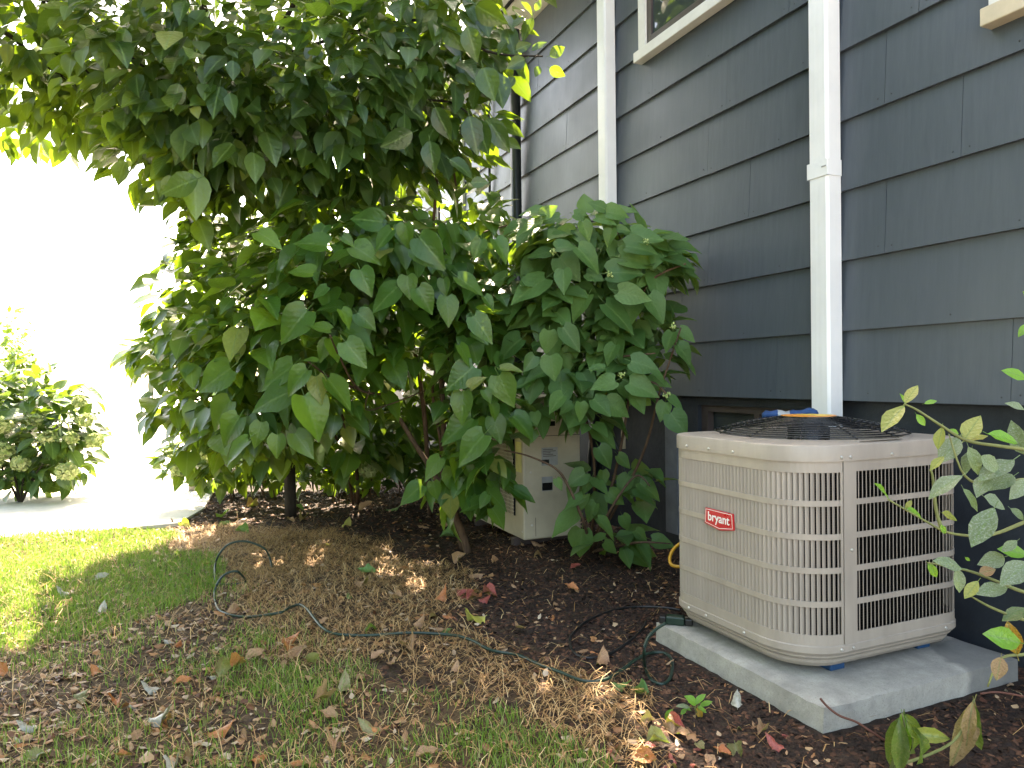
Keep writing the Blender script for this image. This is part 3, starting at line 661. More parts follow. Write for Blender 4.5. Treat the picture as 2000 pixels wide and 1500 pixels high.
# badge with lettering
BY, BZ = 2.293, .572
def bd(u, v, h): return (AX0 - .003 - h, BY - u, BZ + v)
pent = [(-.083, .032), (.083, .032), (.087, -.031), (.0, -.043), (-.087, -.031)]
pent = [(-.081, .034), (.081, .034), (.0855, -.028), (.004, -.042), (-.0855, -.028)]
def slab(poly, h0, h1):
    k_ = len(poly); return MB().add([bd(u, v, h0) for u, v in poly] + [bd(u, v, h1) for u, v in poly], [tuple(range(k_, 2 * k_))] + [(i, (i + 1) % k_, (i + 1) % k_ + k_, i + k_) for i in range(k_)])
badge = obj('badge', slab(pent, 0, .006), M_red, AC, bevel=.0012, label='red five sided badge with white lettering')
s1 = [(u * .945, (v + .001) * .87) for u, v in pent]; s2 = [(u * .915, (v + .001) * .81) for u, v in pent]
bm_ = MB(); k_ = 5
bm_.add([bd(u, v, .0066) for u, v in s1] + [bd(u, v, .0066) for u, v in s2], [(i, (i + 1) % k_, (i + 1) % k_ + k_, i + k_) for i in range(k_)]); obj('border_line', bm_, M_paint_white, badge)
cu = bpy.data.curves.new('txt', 'FONT'); cu.body = 'bryant'; cu.size = .05; cu.align_x = 'CENTER'; cu.extrude = .0004; cu.offset = .0006; cu.resolution_u = 3
to = bpy.data.objects.new('txt', cu); COL.objects.link(to); bpy.context.view_layer.update()
tm = bpy.data.meshes.new_from_object(to.evaluated_get(bpy.context.evaluated_depsgraph_get())); bpy.data.objects.remove(to)
xsv = [v.co.x for v in tm.vertices]; sx = .125 / (max(xsv) - min(xsv)); ysv = [v.co.y for v in tm.vertices]
for v in tm.vertices:
    q = bd((v.co.x - (max(xsv) + min(xsv)) / 2) * sx, (v.co.y - (max(ysv) + min(ysv)) / 2) * .046 / (max(ysv) - min(ysv)) - .001, .0069 + v.co.z); v.co = Vector(q) - ORG[AC.name]
tm.materials.clear(); obj('lettering', tm, M_paint_white, badge)

# folded blue cloth on the guard
cl = MB(); rows = []; cA = P(1488, 812, 3.17); cB = P(1597, 806, 3.10); cA.z = gz(.25) + .005; cB.z = gz(.2) + .008
ax = (cB - cA); sd_ = Vector((-ax.y, ax.x, 0)).normalized()
for i in range(15):
    t = i / 14; c = cA + ax * t; hgt = .026 + .003 * math.sin(t * 9) + .003 * math.sin(t * 23 + 1); wd = .05 + .008 * math.sin(t * 7)
    if i in (0, 14): hgt *= .7; wd *= .85
    rows.append([c + sd_ * (wd * math.cos(a)) + Vector((0, 0, hgt * (.55 + .55 * math.copysign(abs(math.sin(a)) ** .6, math.sin(a))))) + Vector((0, 0, .004 * math.sin(a * 5 + i))) for a in np.linspace(0, 2 * math.pi, 15)[:-1]])
cl.loft(rows); e = len(cl.v); cl.f += [tuple(range(13, -1, -1)), tuple(range(e - 14, e))]
c0 = empty('folded_cloth', cA, 'folded blue cloth lying on the fan guard by the downspout', 'cloth'); obj('cloth', cl, M_blue, c0, smooth=True)
obj('grey_band', MB().loft([[Vector(p) + (Vector(p) - (cA + ax * (k_ / 14))) * .03 for p in rows[k_]] for k_ in (4, 5, 6, 7)]), M_greyp, c0, smooth=True)

# ------------------------------------------------------------------ old cream outdoor unit
U = empty('outdoor_unit', (2.22, 4.6, 0), 'old cream outdoor heat pump cabinet half hidden by the shrubs', 'heat pump')
ux0, ux1, uy0, uy1, uz0, uz1 = 2.0, 2.43, 4.42, 5.36, .055, 1.0
obj('cabinet', MB().box(ux0, ux1, uy0, uy1, uz0, uz1 - .045), M_beige2, U, bevel=.012)
obj('top_panel', MB().box(ux0 - .008, ux1 + .008, uy0 - .008, uy1 + .008, uz1 - .044, uz1), M_beige2, U, bevel=.012)
for yy in (uy0 + .1, uy1 - .14): obj('foot', MB().box(ux0 - .03, ux1 + .03, yy, yy + .05, -.01, uz0 - .001), M_sash, U, bevel=.003)
gr = obj('fan_grille', MB().box(ux0 - .012, ux0 - .001, uy0 + .13, uy1 - .05, .2, .86), M_dark, U)
w_ = MB()
for i in range(34): w_.box(ux0 - .020, ux0 - .016, uy0 + .13 + i * .0229, uy0 + .137 + i * .0229, .2, .86)
for i in range(28): w_.box(ux0 - .016, ux0 - .0125, uy0 + .13, uy1 - .05, .2 + i * .0243, .206 + i * .0243)
obj('grille_wires', w_, M_beige2, gr, kind='stuff')
hd = obj('handle_recess', MB().box(2.135, 2.245, uy0 - .006, uy0 - .0012, .795, .845), M_sill, U, bevel=.003); obj('recess_slot', MB().box(2.145, 2.235, uy0 - .009, uy0 - .0065, .802, .834), M_dark, hd)
pl = obj('rating_plate', MB().box(2.135, 2.255, uy0 - .003, uy0 - .0012, .54, .66), M_greyp, U); obj('print_block', MB().box(2.138, 2.19, uy0 - .0045, uy0 - .0032, .555, .58), M_black, pl)
for i in range(5): obj('print_line', MB().box(2.145, 2.24 - .02 * (i % 3), uy0 - .0045, uy0 - .0032, .60 + i * .011, .604 + i * .011), M_sash, pl)
pl = obj('rating_plate', MB().box(2.135, 2.215, uy0 - .003, uy0 - .0012, .37, .465), M_greyp, U); obj('print_block', MB().box(2.138, 2.212, uy0 - .0045, uy0 - .0032, .375, .425), M_black, pl)
obj('sticker', MB().box(ux0 - .0036, ux0 - .0012, uy0 + .02, uy0 + .11, .5, .7), mat('pale_yellow', (.55, .5, .2), .5), U, label='pale yellow sticker')
for (a, b) in ((2.055, .50), (2.06, .15), (2.36, .15)): obj('screw', MB().disc((a, uy0 - .001, b), (0, -1, 0), .008, .004), M_screw, U)
obj('screw', MB().disc((ux0 - .001, uy0 + .02, .11), (-1, 0, 0), .006, .004), M_screw, U)

obj('panel_seam', MB().box(ux0 + .004, ux1 - .004, uy0 - .0022, uy0 - .0011, .735, .739), M_sash, U); obj('panel_seam', MB().box(2.085, 2.088, uy0 - .0022, uy0 - .0011, .075, .2), M_sash, U)
# grey board against the foundation
gb = MB().box(2.865, 2.888, 3.93, 4.06, .1, .84); tag(obj('board', gb, mat('grey_board', (.12, .13, .145), .6, .3, var=.25, scale=6, bump=.3), bevel=.003), 'grey board standing against the dark foundation behind the air conditioner', 'board')

# ------------------------------------------------------------------ cords
def gp(px, py, r_=.006, lift=0):
    p = G(px, py); z = float(gh(p.x, p.y)); p = G(px, py, z + r_ + lift); return p
def cord(name, pts, rad, m, label, cat, grp=None, sub=5):
    o = obj(name, MB().tube(smooth_path(pts, sub), rad, 8), m, smooth=True); return tag(o, label, cat, grp)
L1 = [gp(532, 1112), P(527, 1090, 4.42), P(518, 1073, 4.40), P(498, 1062, 4.38), P(473, 1057, 4.36), P(447, 1063, 4.34), P(429, 1081, 4.32), P(420, 1105, 4.30), gp(422, 1136), gp(436, 1142)]
L2 = [gp(478, 1138), P(468, 1119, 3.95), P(455, 1116, 3.93), P(438, 1123, 3.9), P(425, 1139, 3.86), P(419, 1160, 3.82), gp(424, 1186), gp(440, 1198), gp(480, 1205), gp(545, 1197)]
c0 = [gp(*q, .0075, .022) for q in ((545, 1197), (565, 1187), (585, 1181), (600, 1190), (614, 1208), (630, 1226), (655, 1238), (720, 1241), (800, 1236), (880, 1240), (920, 1250), (960, 1270), (1010, 1279), (1050, 1296), (1095, 1313), (1140, 1330), (1180, 1328), (1215, 1308), (1240, 1290))]
lp = [gp(1268, 1276, .006, .004), gp(1298, 1276), gp(1312, 1290), gp(1311, 1318), gp(1296, 1336), gp(1272, 1328), gp(1260, 1302, .006, .012), P(1258, 1275, 2.72), P(1264, 1248, 2.76), P(1280, 1230, 2.8), P(1300, 1217, 2.83)]
cord('extension_cord', L1 + L2[:-1] + c0 + lp, .0062, M_cordg, 'dark green extension cord looping over the lawn to the pad', 'cord')
cord('cable', [gp(*q) for q in ((1330, 1192), (1300, 1187), (1250, 1185), (1200, 1191), (1150, 1211), (1118, 1238), (1114, 1260), (1126, 1278), (1150, 1285), (1190, 1277), (1230, 1252), (1255, 1228), (1262, 1214))], .0055, M_cordb, 'thin black cable lying in a loop on the mulch', 'cable')
cord('cable', [P(1345, 1058, 3.6), P(1328, 1062, 3.6), P(1314, 1075, 3.58), P(1308, 1092, 3.55), P(1313, 1104, 3.52), P(1332, 1107, 3.5), P(1350, 1104, 3.45)], .008, M_cordy, 'yellow cable bending out behind the air conditioner', 'cable')
ob = empty('outlet_block', P(1315, 1215, 2.86), 'dark green three way outlet block on the corner of the pad', 'outlet block')
b0 = G(1288, 1216, PZ); b1 = G(1350, 1222, PZ); ax = (b1 - b0); sd_ = Vector((-ax.y, ax.x, 0)).normalized() * .022
def obx(t0, t1, h, sc_=1.0):
    a = b0 + ax * t0; b = b0 + ax * t1; v = [a - sd_ * sc_, b - sd_ * sc_, b + sd_ * sc_, a + sd_ * sc_]
    return MB().add([q + Vector((0, 0, .001)) for q in v] + [q + Vector((0, 0, h)) for q in v], [(3, 2, 1, 0), (4, 5, 6, 7), (0, 1, 5, 4), (1, 2, 6, 5), (2, 3, 7, 6), (3, 0, 4, 7)])
obj('housing', obx(.22, .8, .036), M_cordg, ob, bevel=.006); obj('socket_end', obx(0, .215, .032, .8), M_cordb, ob, bevel=.005); obj('plug', obx(.805, 1.05, .03, .75), M_cordb, ob, bevel=.005)

# ================================================================== PLANTS
def S(ox, oy, sc_, lst): return [(ox + a * sc_, oy + b * sc_, ox + c_ * sc_, oy + d_ * sc_) for a, b, c_, d_ in lst]
# ---- shrub against the wall (right lobe)
A4 = S(750, 380, .35, [(865, 150, 722, 215), (880, 120, 970, 60), (895, 105, 750, 85), (1230, 80, 1140, 35), (1240, 100, 1375, 105), (1110, 150, 1150, 265), (1060, 215, 930, 215), (1270, 190, 1240, 290), (1300, 190, 1372, 200), (1380, 205, 1500, 220), (1350, 290, 1540, 300), (1500, 270, 1650, 330), (935, 320, 797, 340), (980, 350, 1095, 485), (960, 300, 1085, 270), (1080, 300, 1225, 420), (1320, 350, 1545, 370), (1250, 440, 1440, 420), (1560, 340, 1745, 395), (1620, 400, 1783, 455), (900, 470, 695, 590), (1000, 420, 1000, 560), (1140, 560, 1030, 700), (1310, 540, 1495, 590), (1235, 610, 1420, 765), (1540, 400, 1490, 510), (1480, 560, 1570, 720), (1610, 770, 1565, 885), (1640, 840, 1730, 945), (1650, 750, 1740, 820), (1000, 740, 1100, 880), (920, 760, 910, 895), (930, 900, 950, 1045), (1290, 840, 1230, 950), (1380, 930, 1540, 975), (1360, 990, 1500, 1020), (1230, 970, 1130, 970), (1290, 1040, 1150, 1080), (1320, 1050, 1380, 1140), (1370, 1050, 1535, 1115), (1390, 1110, 1460, 1225), (1170, 1140, 1270, 1235), (1240, 1160, 1378, 1225), (1000, 1120, 905, 1215), (1050, 1170, 970, 1220), (1095, 1160, 1105, 1270), (1570, 1160, 1535, 1270), (1600, 1220, 1690, 1350), (1590, 1130, 1680, 1200), (1500, 1000, 1590, 1060), (1060, 110, 1160, 140), (980, 130, 860, 150), (1180, 130, 1300, 160), (1420, 240, 1560, 250), (1200, 300, 1320, 330), (1130, 440, 1230, 480)])
A4b = S(900, 700, .2666, [(910, 840, 770, 935), (1040, 820, 1050, 945), (960, 870, 880, 1000), (1150, 710, 1250, 810), (1230, 860, 1140, 1005), (1310, 910, 1468, 1025), (1260, 1000, 1450, 1040), (1010, 650, 1110, 810), (890, 1030, 740, 1090), (990, 1060, 905, 1200), (855, 1130, 650, 1290), (890, 1250, 860, 1475), (1000, 1180, 1150, 1310), (1050, 1350, 1150, 1430), (1280, 1260, 1370, 1340), (1400, 1330, 1570, 1370), (1080, 980, 1200, 1070), (700, 880, 740, 970), (1180, 1150, 1240, 1270)])
wb = G(1180, 1070); wb = Vector((2.35, 4.15, 0))
WS = empty('wall_shrub', wb, 'pale green broad leaved shrub spreading in front of the grey wall', 'shrub')
H = [hero(*q, 4.0 + .25 * random.random() - .1 * (q[1] > 650)) for q in A4] + [hero(*q, 4.25 + .2 * random.random()) for q in A4b]
M_, P_, T_ = vol([(1130, 465, 4.45, 130, 60, .3, 150), (1250, 510, 4.35, 100, 55, .25, 110), (1080, 600, 4.5, 130, 100, .3, 180), (1190, 620, 4.5, 110, 90, .25, 140), (1210, 710, 4.45, 100, 70, .25, 110), (1110, 730, 4.45, 120, 50, .2, 90), (1290, 660, 4.4, 45, 70, .15, 28), (1050, 800, 4.4, 60, 45, .15, 26), (1140, 800, 4.35, 70, 40, .12, 24), (1150, 960, 4.5, 60, 50, .12, 14), (1250, 940, 4.5, 40, 40, .1, 8), (1200, 1055, 4.4, 70, 20, .12, 14)], .155, .6, .55, .9, .35)
M_, P_, T_ = keep(M_, P_, T_, lambda p: (p[:, 0] < 2.72) & ~((p[:, 0] > 1.96) & (p[:, 0] < 2.47) & (p[:, 1] > 4.38) & (p[:, 2] < 1.05)))
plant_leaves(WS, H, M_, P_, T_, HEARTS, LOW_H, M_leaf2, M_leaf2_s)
def stem(root, pts, r0, r1, m, name='stem', sub=5, n_=6):
    pts = smooth_path(pts, sub); k_ = len(pts); return obj(name, MB().tube(pts, [r0 + (r1 - r0) * i / (k_ - 1) for i in range(k_)], n_), m, root, smooth=True)
for q in ([wb, P(1200, 930, 4.45), P(1230, 760, 4.4), P(1240, 560, 4.35), P(1200, 440, 4.3)], [wb, P(1160, 900, 4.5), P(1120, 720, 4.5), P(1090, 560, 4.4), P(1110, 440, 4.4)],
          [wb, P(1250, 900, 4.35), P(1290, 760, 4.2), P(1330, 640, 4.1)], [P(1225, 640, 4.35), P(1270, 550, 4.2), P(1340, 515, 4.1)], [P(1120, 720, 4.5), P(1190, 700, 4.3), P(1280, 690, 4.1)], [P(1225, 780, 4.4), P(1270, 745, 4.2), P(1320, 790, 4.1)],
          [wb, P(1190, 1000, 4.3), P(1240, 930, 4.3), P(1270, 950, 4.25)], [wb, P(1140, 1020, 4.3), P(1110, 950, 4.3), P(1085, 915, 4.3), P(1030, 890, 4.32), P(985, 880, 4.35)], [wb, P(1240, 1060, 4.3), P(1310, 1062, 4.25)]):
    stem(WS, q, .011, .004, M_bark)
def buds(root, px, py, d, k=16, r_=.022):
    c = np.array(P(px, py, d)); pos = c + rand_dirs(k) * r_ * rng.uniform(.3, 1, k)[:, None]
    n_ = 6; V = [(0, 0, -.5), (0, 0, .5)] + [(.45 * math.cos(a), .45 * math.sin(a), 0) for a in np.linspace(0, 2 * math.pi, 7)[:-1]]
    F = [(0, 2 + (i + 1) % 6, 2 + i) for i in range(6)] + [(1, 2 + i, 2 + (i + 1) % 6) for i in range(6)]
    me = mass_mesh('flower_bud', (np.array(V), F, None), np.stack([np.eye(3) * s for s in rng.uniform(.009, .016, k)]), pos, rng.random(k), M_bud, ORG[root.name])
    o = obj('flower_bud', me, M_bud, root); me.materials.pop()
for q in ((1082, 490), (1190, 535), (1315, 637), (1214, 733), (1302, 772), (1262, 470)): buds(WS, *q, 4.02)

# ---- big shrub in the middle
A3 = S(750, 380, .35, [(110, 170, 130, 305), (200, 240, 335, 410), (330, 470, 345, 570), (410, 460, 560, 555), (350, 570, 370, 740), (500, 960, 345, 1090), (640, 1010, 720, 1190), (440, 1100, 430, 1285), (600, 1170, 640, 1260), (720, 1240, 862, 1355), (490, 1250, 315, 1375), (560, 1340, 395, 1510), (610, 1240, 660, 1390), (420, 840, 500, 960), (560, 570, 620, 640), (500, 680, 610, 830), (650, 970, 780, 980), (840, 900, 780, 990), (540, 250, 500, 370), (620, 250, 700, 370), (560, 1090, 600, 1160), (480, 1080, 560, 1000)])
A3 += S(300, 350, .3, [(1000, 855, 825, 1060), (1150, 980, 1000, 930), (1245, 990, 1460, 1085), (1140, 1050, 1070, 1195), (1150, 1040, 1220, 1190), (1250, 1060, 1390, 1230), (910, 1210, 690, 1375), (1000, 1240, 850, 1400), (900, 1380, 630, 1490), (1060, 1285, 1100, 1470), (1135, 1300, 1300, 1495), (1220, 850, 1300, 960), (1330, 870, 1450, 975), (1590, 700, 1410, 860), (1650, 630, 1670, 780), (1720, 710, 1825, 870), (1345, 590, 1420, 760), (1265, 480, 1095, 535), (1300, 440, 1480, 530), (1640, 290, 1650, 460), (1490, 280, 1265, 240), (1550, 330, 1430, 470), (1720, 390, 1890, 590), (930, 470, 740, 620), (1040, 610, 865, 590), (850, 620, 720, 720), (1130, 700, 1035, 775), (1230, 830, 1060, 830), (680, 345, 850, 440), (1060, 1190, 950, 1160), (1130, 430, 900, 400), (1230, 370, 1310, 430)])
A3 += S(300, 650, .35, [(430, 200, 235, 330), (430, 380, 300, 545), (480, 470, 370, 630), (600, 500, 570, 645), (530, 600, 390, 720), (690, 570, 690, 700), (790, 560, 900, 700), (840, 350, 960, 585), (1500, 850, 1370, 950), (1670, 750, 1685, 915), (1660, 910, 1650, 1050), (1880, 960, 1790, 1045), (1890, 980, 1970, 1085), (1600, 700, 1500, 820), (1870, 810, 1930, 880), (1560, 830, 1580, 940), (1740, 740, 1800, 830)])
A3 += S(900, 700, .2666, [(390, 960, 555, 1045), (200, 1000, 130, 1100), (260, 1060, 340, 1130)])
sb = Vector((1.55, 4.55, 0))
SH = empty('leafy_shrub', sb, 'tall dark green heart leaved shrub with glossy wet leaves filling the middle', 'shrub')
H = [hero(*q, 3.75 + .3 * random.random() + (.25 if q[0] < 480 else 0) + (.35 if (q[1] > 880 and q[0] > 760) else 0)) for q in A3]
CL = [(700, 520, 4.6, 200, 130, .6, 330), (560, 620, 4.6, 180, 130, .6, 300), (440, 700, 4.9, 110, 120, .5, 190), (860, 520, 4.7, 120, 100, .5, 170), (930, 640, 4.6, 110, 110, .4, 150),
      (390, 560, 5.2, 75, 120, .5, 140), (345, 700, 5.2, 70, 60, .4, 70), (340, 800, 5.3, 55, 50, .4, 55), (480, 810, 4.7, 110, 70, .4, 110), (640, 760, 4.8, 120, 90, .5, 140), (760, 660, 4.9, 130, 80, .5, 140),
      (930, 800, 4.5, 70, 90, .3, 70), (900, 930, 4.5, 60, 80, .25, 50), (930, 470, 5.2, 90, 110, .5, 120), (600, 450, 5.2, 230, 110, .7, 300), (960, 560, 5.0, 70, 120, .4, 90), (420, 480, 5.3, 90, 80, .5, 90), (290, 690, 5.4, 50, 25, .2, 22),
      (700, 700, 6.1, 300, 150, .6, 380), (560, 850, 6.0, 150, 60, .4, 110), (760, 850, 6.2, 110, 60, .4, 110), (420, 850, 5.4, 90, 45, .35, 80), (540, 860, 5.3, 100, 50, .3, 80), (660, 870, 5.6, 110, 50, .3, 80), (955, 880, 4.25, 45, 110, .14, 34), (960, 790, 4.3, 60, 50, .14, 20), (350, 620, 5.4, 60, 70, .35, 60), (800, 760, 5.6, 110, 90, .4, 110), (720, 560, 6.9, 200, 170, .6, 520)]
M_, P_, T_ = vol(CL, .165, .6, .5)
M_, P_, T_ = keep(M_, P_, T_, lambda p: (p[:, 0] < 2.65) & (p[:, 2] > .12) & ~((p[:, 0] > 1.95) & (p[:, 0] < 2.47) & (p[:, 1] > 4.38) & (p[:, 1] < 5.4) & (p[:, 2] < 1.05)))
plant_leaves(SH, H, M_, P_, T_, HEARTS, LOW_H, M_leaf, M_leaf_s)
for q, a, b in (([G(915, 1083), P(895, 1020, 4.75), P(850, 930, 4.85), P(800, 850, 4.9), P(755, 770, 4.9), P(700, 640, 4.8), P(660, 500, 4.7)], .026, .008),
                ([G(905, 1075), P(880, 960, 4.8), P(868, 860, 4.8), P(862, 740, 4.8), P(850, 600, 4.9), P(845, 480, 5.0), P(852, 360, 5.0), P(856, 240, 5.0)], .022, .010),
                ([G(840, 1010), P(835, 900, 5.3), P(825, 780, 5.2), P(800, 660, 5.1), P(720, 560, 5), P(650, 420, 5), P(648, 300, 5)], .02, .008),
                ([G(860, 1020), P(862, 880, 5.2), P(845, 760, 5.1), P(872, 650, 4.8), P(880, 560, 4.7), P(920, 470, 4.8), P(990, 440, 4.8)], .014, .005),
                ([P(862, 760, 4.9), P(900, 600, 4.9), P(898, 480, 5.1), P(890, 360, 5.1), P(870, 250, 5.2)], .014, .006),
                ([G(700, 985), P(690, 880, 5.8), P(640, 760, 5.4), P(560, 680, 5.1), P(470, 640, 5.0), P(380, 680, 5.2)], .018, .006),
                ([G(690, 985), P(660, 860, 5.8), P(560, 780, 5.4), P(450, 770, 5.2), P(340, 790, 5.3)], .014, .005),
                ([P(755, 770, 4.9), P(700, 760, 4.4), P(660, 690, 4.0), P(645, 655, 3.8)], .009, .004), ([P(700, 760, 4.6), P(650, 740, 4.2), P(600, 705, 3.85)], .008, .004),
                ([P(868, 860, 4.8), P(900, 800, 4.4), P(920, 740, 4.05)], .008, .004), ([P(850, 600, 4.9), P(800, 500, 4.3), P(780, 440, 4.0)], .009, .004), ([P(838, 760, 4.9), P(760, 790, 4.7), P(715, 800, 4.5), P(722, 760, 4.4)], .005, .003)):
    stem(SH, q, a, b, M_bark)
# thin canes at the back of the bed
for i in range(34):
    px = random.uniform(430, 900); b = G(px, random.uniform(955, 985)); d_ = (b - CAM).dot(fw); t = P(px + random.uniform(-60, 60), random.uniform(700, 840), d_ + random.uniform(-.3, .3))
    stem(SH, [b, b.lerp(t, .5) + Vector((random.uniform(-.05, .05), 0, .02)), t], .007, .004, M_bark, 'cane', 3, 5)

# ---- tree crown overhanging from the upper left
tb = Vector((.75, 6.3, 0))
TR = empty('overhanging_tree', tb, 'dark leafy tree crown hanging over the lawn at upper left', 'tree')
CT = [(60, 60, 4.6, 190, 150, .7, 420), (150, 200, 4.9, 150, 95, .6, 260), (30, 240, 5.2, 120, 55, .4, 80), (300, 120, 4.3, 170, 180, .7, 460), (320, 290, 4.5, 110, 90, .5, 170), (470, 190, 4.3, 170, 200, .7, 480), (370, 250, 4.4, 70, 130, .5, 160), (390, 380, 4.7, 80, 80, .4, 75),
      (640, 160, 4.4, 190, 200, .8, 540), (800, 130, 4.6, 170, 170, .7, 420), (920, 70, 4.8, 110, 110, .5, 150), (880, 240, 4.8, 100, 110, .5, 130), (560, 340, 4.7, 180, 90, .6, 220), (760, 310, 4.8, 150, 90, .6, 180),
      (500, -160, 4.8, 500, 200, 1.2, 750), (0, -150, 4.8, 300, 180, 1.0, 350), (900, -120, 4.8, 200, 120, .8, 250), (-250, 60, 4.8, 180, 170, .7, 220), (600, 120, 6.0, 450, 250, .7, 500), (950, 350, 6.3, 90, 120, .5, 90), (740, 330, 7.6, 230, 200, .7, 480)]
M_, P_, T_ = vol(CT, .16, .75, .5, .6, .3)
M_, P_, T_ = keep(M_, P_, T_, lambda p: p[:, 0] < 2.35)
A1 = S(0, 0, .35, [(520, 150, 300, 110), (540, 160, 375, 240), (540, 180, 415, 360), (560, 190, 590, 400), (700, 160, 680, 300), (820, 230, 850, 180), (1000, 100, 960, 250), (1300, 340, 1310, 455), (1640, 400, 1690, 430), (1830, 460, 1860, 600), (1850, 490, 1945, 700), (1000, 470, 960, 620), (1080, 480, 1100, 610), (1220, 500, 1190, 660), (1300, 560, 1290, 700), (1350, 330, 1390, 430), (1080, 950, 1115, 1230), (1230, 780, 1160, 960), (1300, 780, 1380, 960), (700, 900, 640, 1030), (950, 980, 920, 1100), (1100, 1000, 900, 1080), (1040, 760, 980, 920), (700, 500, 720, 640)])
A2 = S(500, 0, .35, [(1000, 60, 930, 180), (1060, 130, 1150, 290), (1230, 30, 1390, 140), (1180, 150, 1230, 330), (1140, 310, 1090, 370), (1270, 380, 1330, 570), (1330, 400, 1385, 610), (1230, 480, 1200, 610), (1190, 650, 1240, 860), (1240, 680, 1290, 870), (1280, 670, 1415, 800), (1310, 690, 1415, 850), (1080, 890, 1220, 970), (970, 790, 990, 960), (830, 640, 820, 780), (740, 380, 860, 560), (900, 440, 870, 620), (640, 300, 720, 430), (1000, 600, 1080, 780), (870, 740, 700, 830), (800, 760, 840, 870), (1560, 60, 1590, 0), (1540, 100, 1480, 230), (1500, 100, 1420, 160), (1540, 280, 1620, 230), (1640, 310, 1730, 255), (1580, 370, 1560, 430), (1640, 380, 1725, 425), (1440, 430, 1400, 500), (1400, 230, 1340, 300), (1500, 330, 1400, 390), (1450, 280, 1540, 240), (1420, 380, 1500, 350), (1200, 1020, 1300, 1015)])
H = [hero(*q, 3.7 + .4 * random.random(), .35) for q in A1] + [hero(*q, 4.0 + .3 * random.random(), .35) for q in A2]
for (cx, cy, cz, rx, ry, rz, k) in ((-2.6, 3.0, 3.9, 2.2, 2.4, 1.2, 1000), (-4.8, 2.0, 3.6, 2.0, 3.2, 1.6, 1300), (-.2, 5.0, 4.8, 2.0, 1.4, 1.0, 600), (-4.5, 6.0, 3.8, 1.8, 2.2, 1.4, 450), (1.2, 5.6, 4.9, 1.0, 1.2, .8, 350), (-1.6, 1.2, 4.2, 1.6, 1.6, .8, 380), (-6, -1, 3.2, 1.5, 2.5, 1.8, 450), (1.1, 6.3, 5.5, 1.5, 1.6, .9, 600), (-5.6, 2.0, 1.5, 1.2, 6, 1.6, 2200)):  # unseen foliage added outside the view to block sky and sun
    u = rand_dirs(k) * (rng.random(k)[:, None] ** .4); p = np.array([cx, cy, cz]) + u * np.array([rx, ry, rz])
    px, py, d = proj(p); ok = (d < .2) | (px < -60) | (py < -60); p = p[ok]; kk = len(p)
    M_ = np.concatenate([M_, frame(rand_dirs(kk) + np.array([0, 0, -.6]), np.array([0, 0, .8]) + rand_dirs(kk) * .6, rng.uniform(.2, .34, kk))]); P_ = np.concatenate([P_, p]); T_ = np.concatenate([T_, rng.random(kk)])
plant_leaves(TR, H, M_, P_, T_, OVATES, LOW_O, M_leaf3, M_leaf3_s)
for q, a, b in (([tb, tb + Vector((-.05, -.1, .9)), P(505, 620, 6.2), P(490, 400, 6.0), P(450, 200, 5.8), P(380, -50, 5.6), P(340, -300, 5.4)], .05, .03),
                ([P(490, 400, 6.0), P(500, 250, 5.4), P(520, 120, 5.0), P(600, -40, 4.8)], .03, .014), ([P(-150, 20, 4.6), P(0, 60, 4.6), P(60, 105, 4.6), P(130, 155, 4.6), P(200, 190, 4.6)], .018, .006),
                ([P(60, -40, 4.5), P(100, 30, 4.5), P(145, 110, 4.5), P(200, 170, 4.5)], .014, .005), ([P(230, 90, 4.4), P(280, 130, 4.4), P(330, 165, 4.4)], .01, .005), ([P(450, 200, 5.8), P(200, 60, 5.2), P(-20, -60, 4.8)], .022, .01),
                ([P(520, 120, 5.0), P(700, 60, 4.8), P(850, 40, 4.6), P(950, 100, 4.4), P(1060, 110, 4.2)], .014, .005), ([P(700, 60, 4.8), P(780, 180, 4.6), P(880, 200, 4.4), P(930, 235, 4.2)], .01, .004), ([P(645, 300, 5.0), P(652, 150, 5.0), P(640, -20, 5.0)], .014, .008)):
    stem(TR, q, a, b, M_bark2, 'branch')

# ---- hydrangeas with cream heads
def flower_head(root, c, r_, k=170):
    d = rand_dirs(k); pos = np.array(c) + d * np.array([r_, r_, r_ * .85]) * rng.uniform(.85, 1.05, k)[:, None]
    V = np.array([(-.5, 0, .0), (0, -.5, .08), (.5, 0, 0), (0, .5, .08), (0, 0, -.1)]); F = [(0, 1, 4), (1, 2, 4), (2, 3, 4), (3, 0, 4)]
    me = mass_mesh('flower_head', (V, F, None), frame(rand_dirs(k) + 1e-3, d + rand_dirs(k) * .4, rng.uniform(.4, .62, k) * r_), pos, rng.random(k), M_petal, ORG[root.name])
    o = obj('flower_head', me, M_petal, root); me.materials.pop()
def hydrangea(base, label, clusters, heads, size, stems_, nmax=150):
    r_ = empty('hydrangea', base, label, 'hydrangea', None)
    M1, P1, T1 = vol(clusters, size, .35, .6, .8); M1, P1, T1 = keep(M1, P1, T1, lambda p: p[:, 2] > .06)
    plant_leaves(r_, [], M1, P1, T1, OVATES, LOW_O, M_leafH, M_leafH_s, nmax)
    for (px, py, d, rad) in heads: flower_head(r_, P(px, py, d), rad)
    for t in stems_: stem(r_, [base, Vector(base).lerp(t, .5) + Vector((0, 0, .05)), t], .012, .005, M_bark2)
    return r_
hb = G(40, 985)
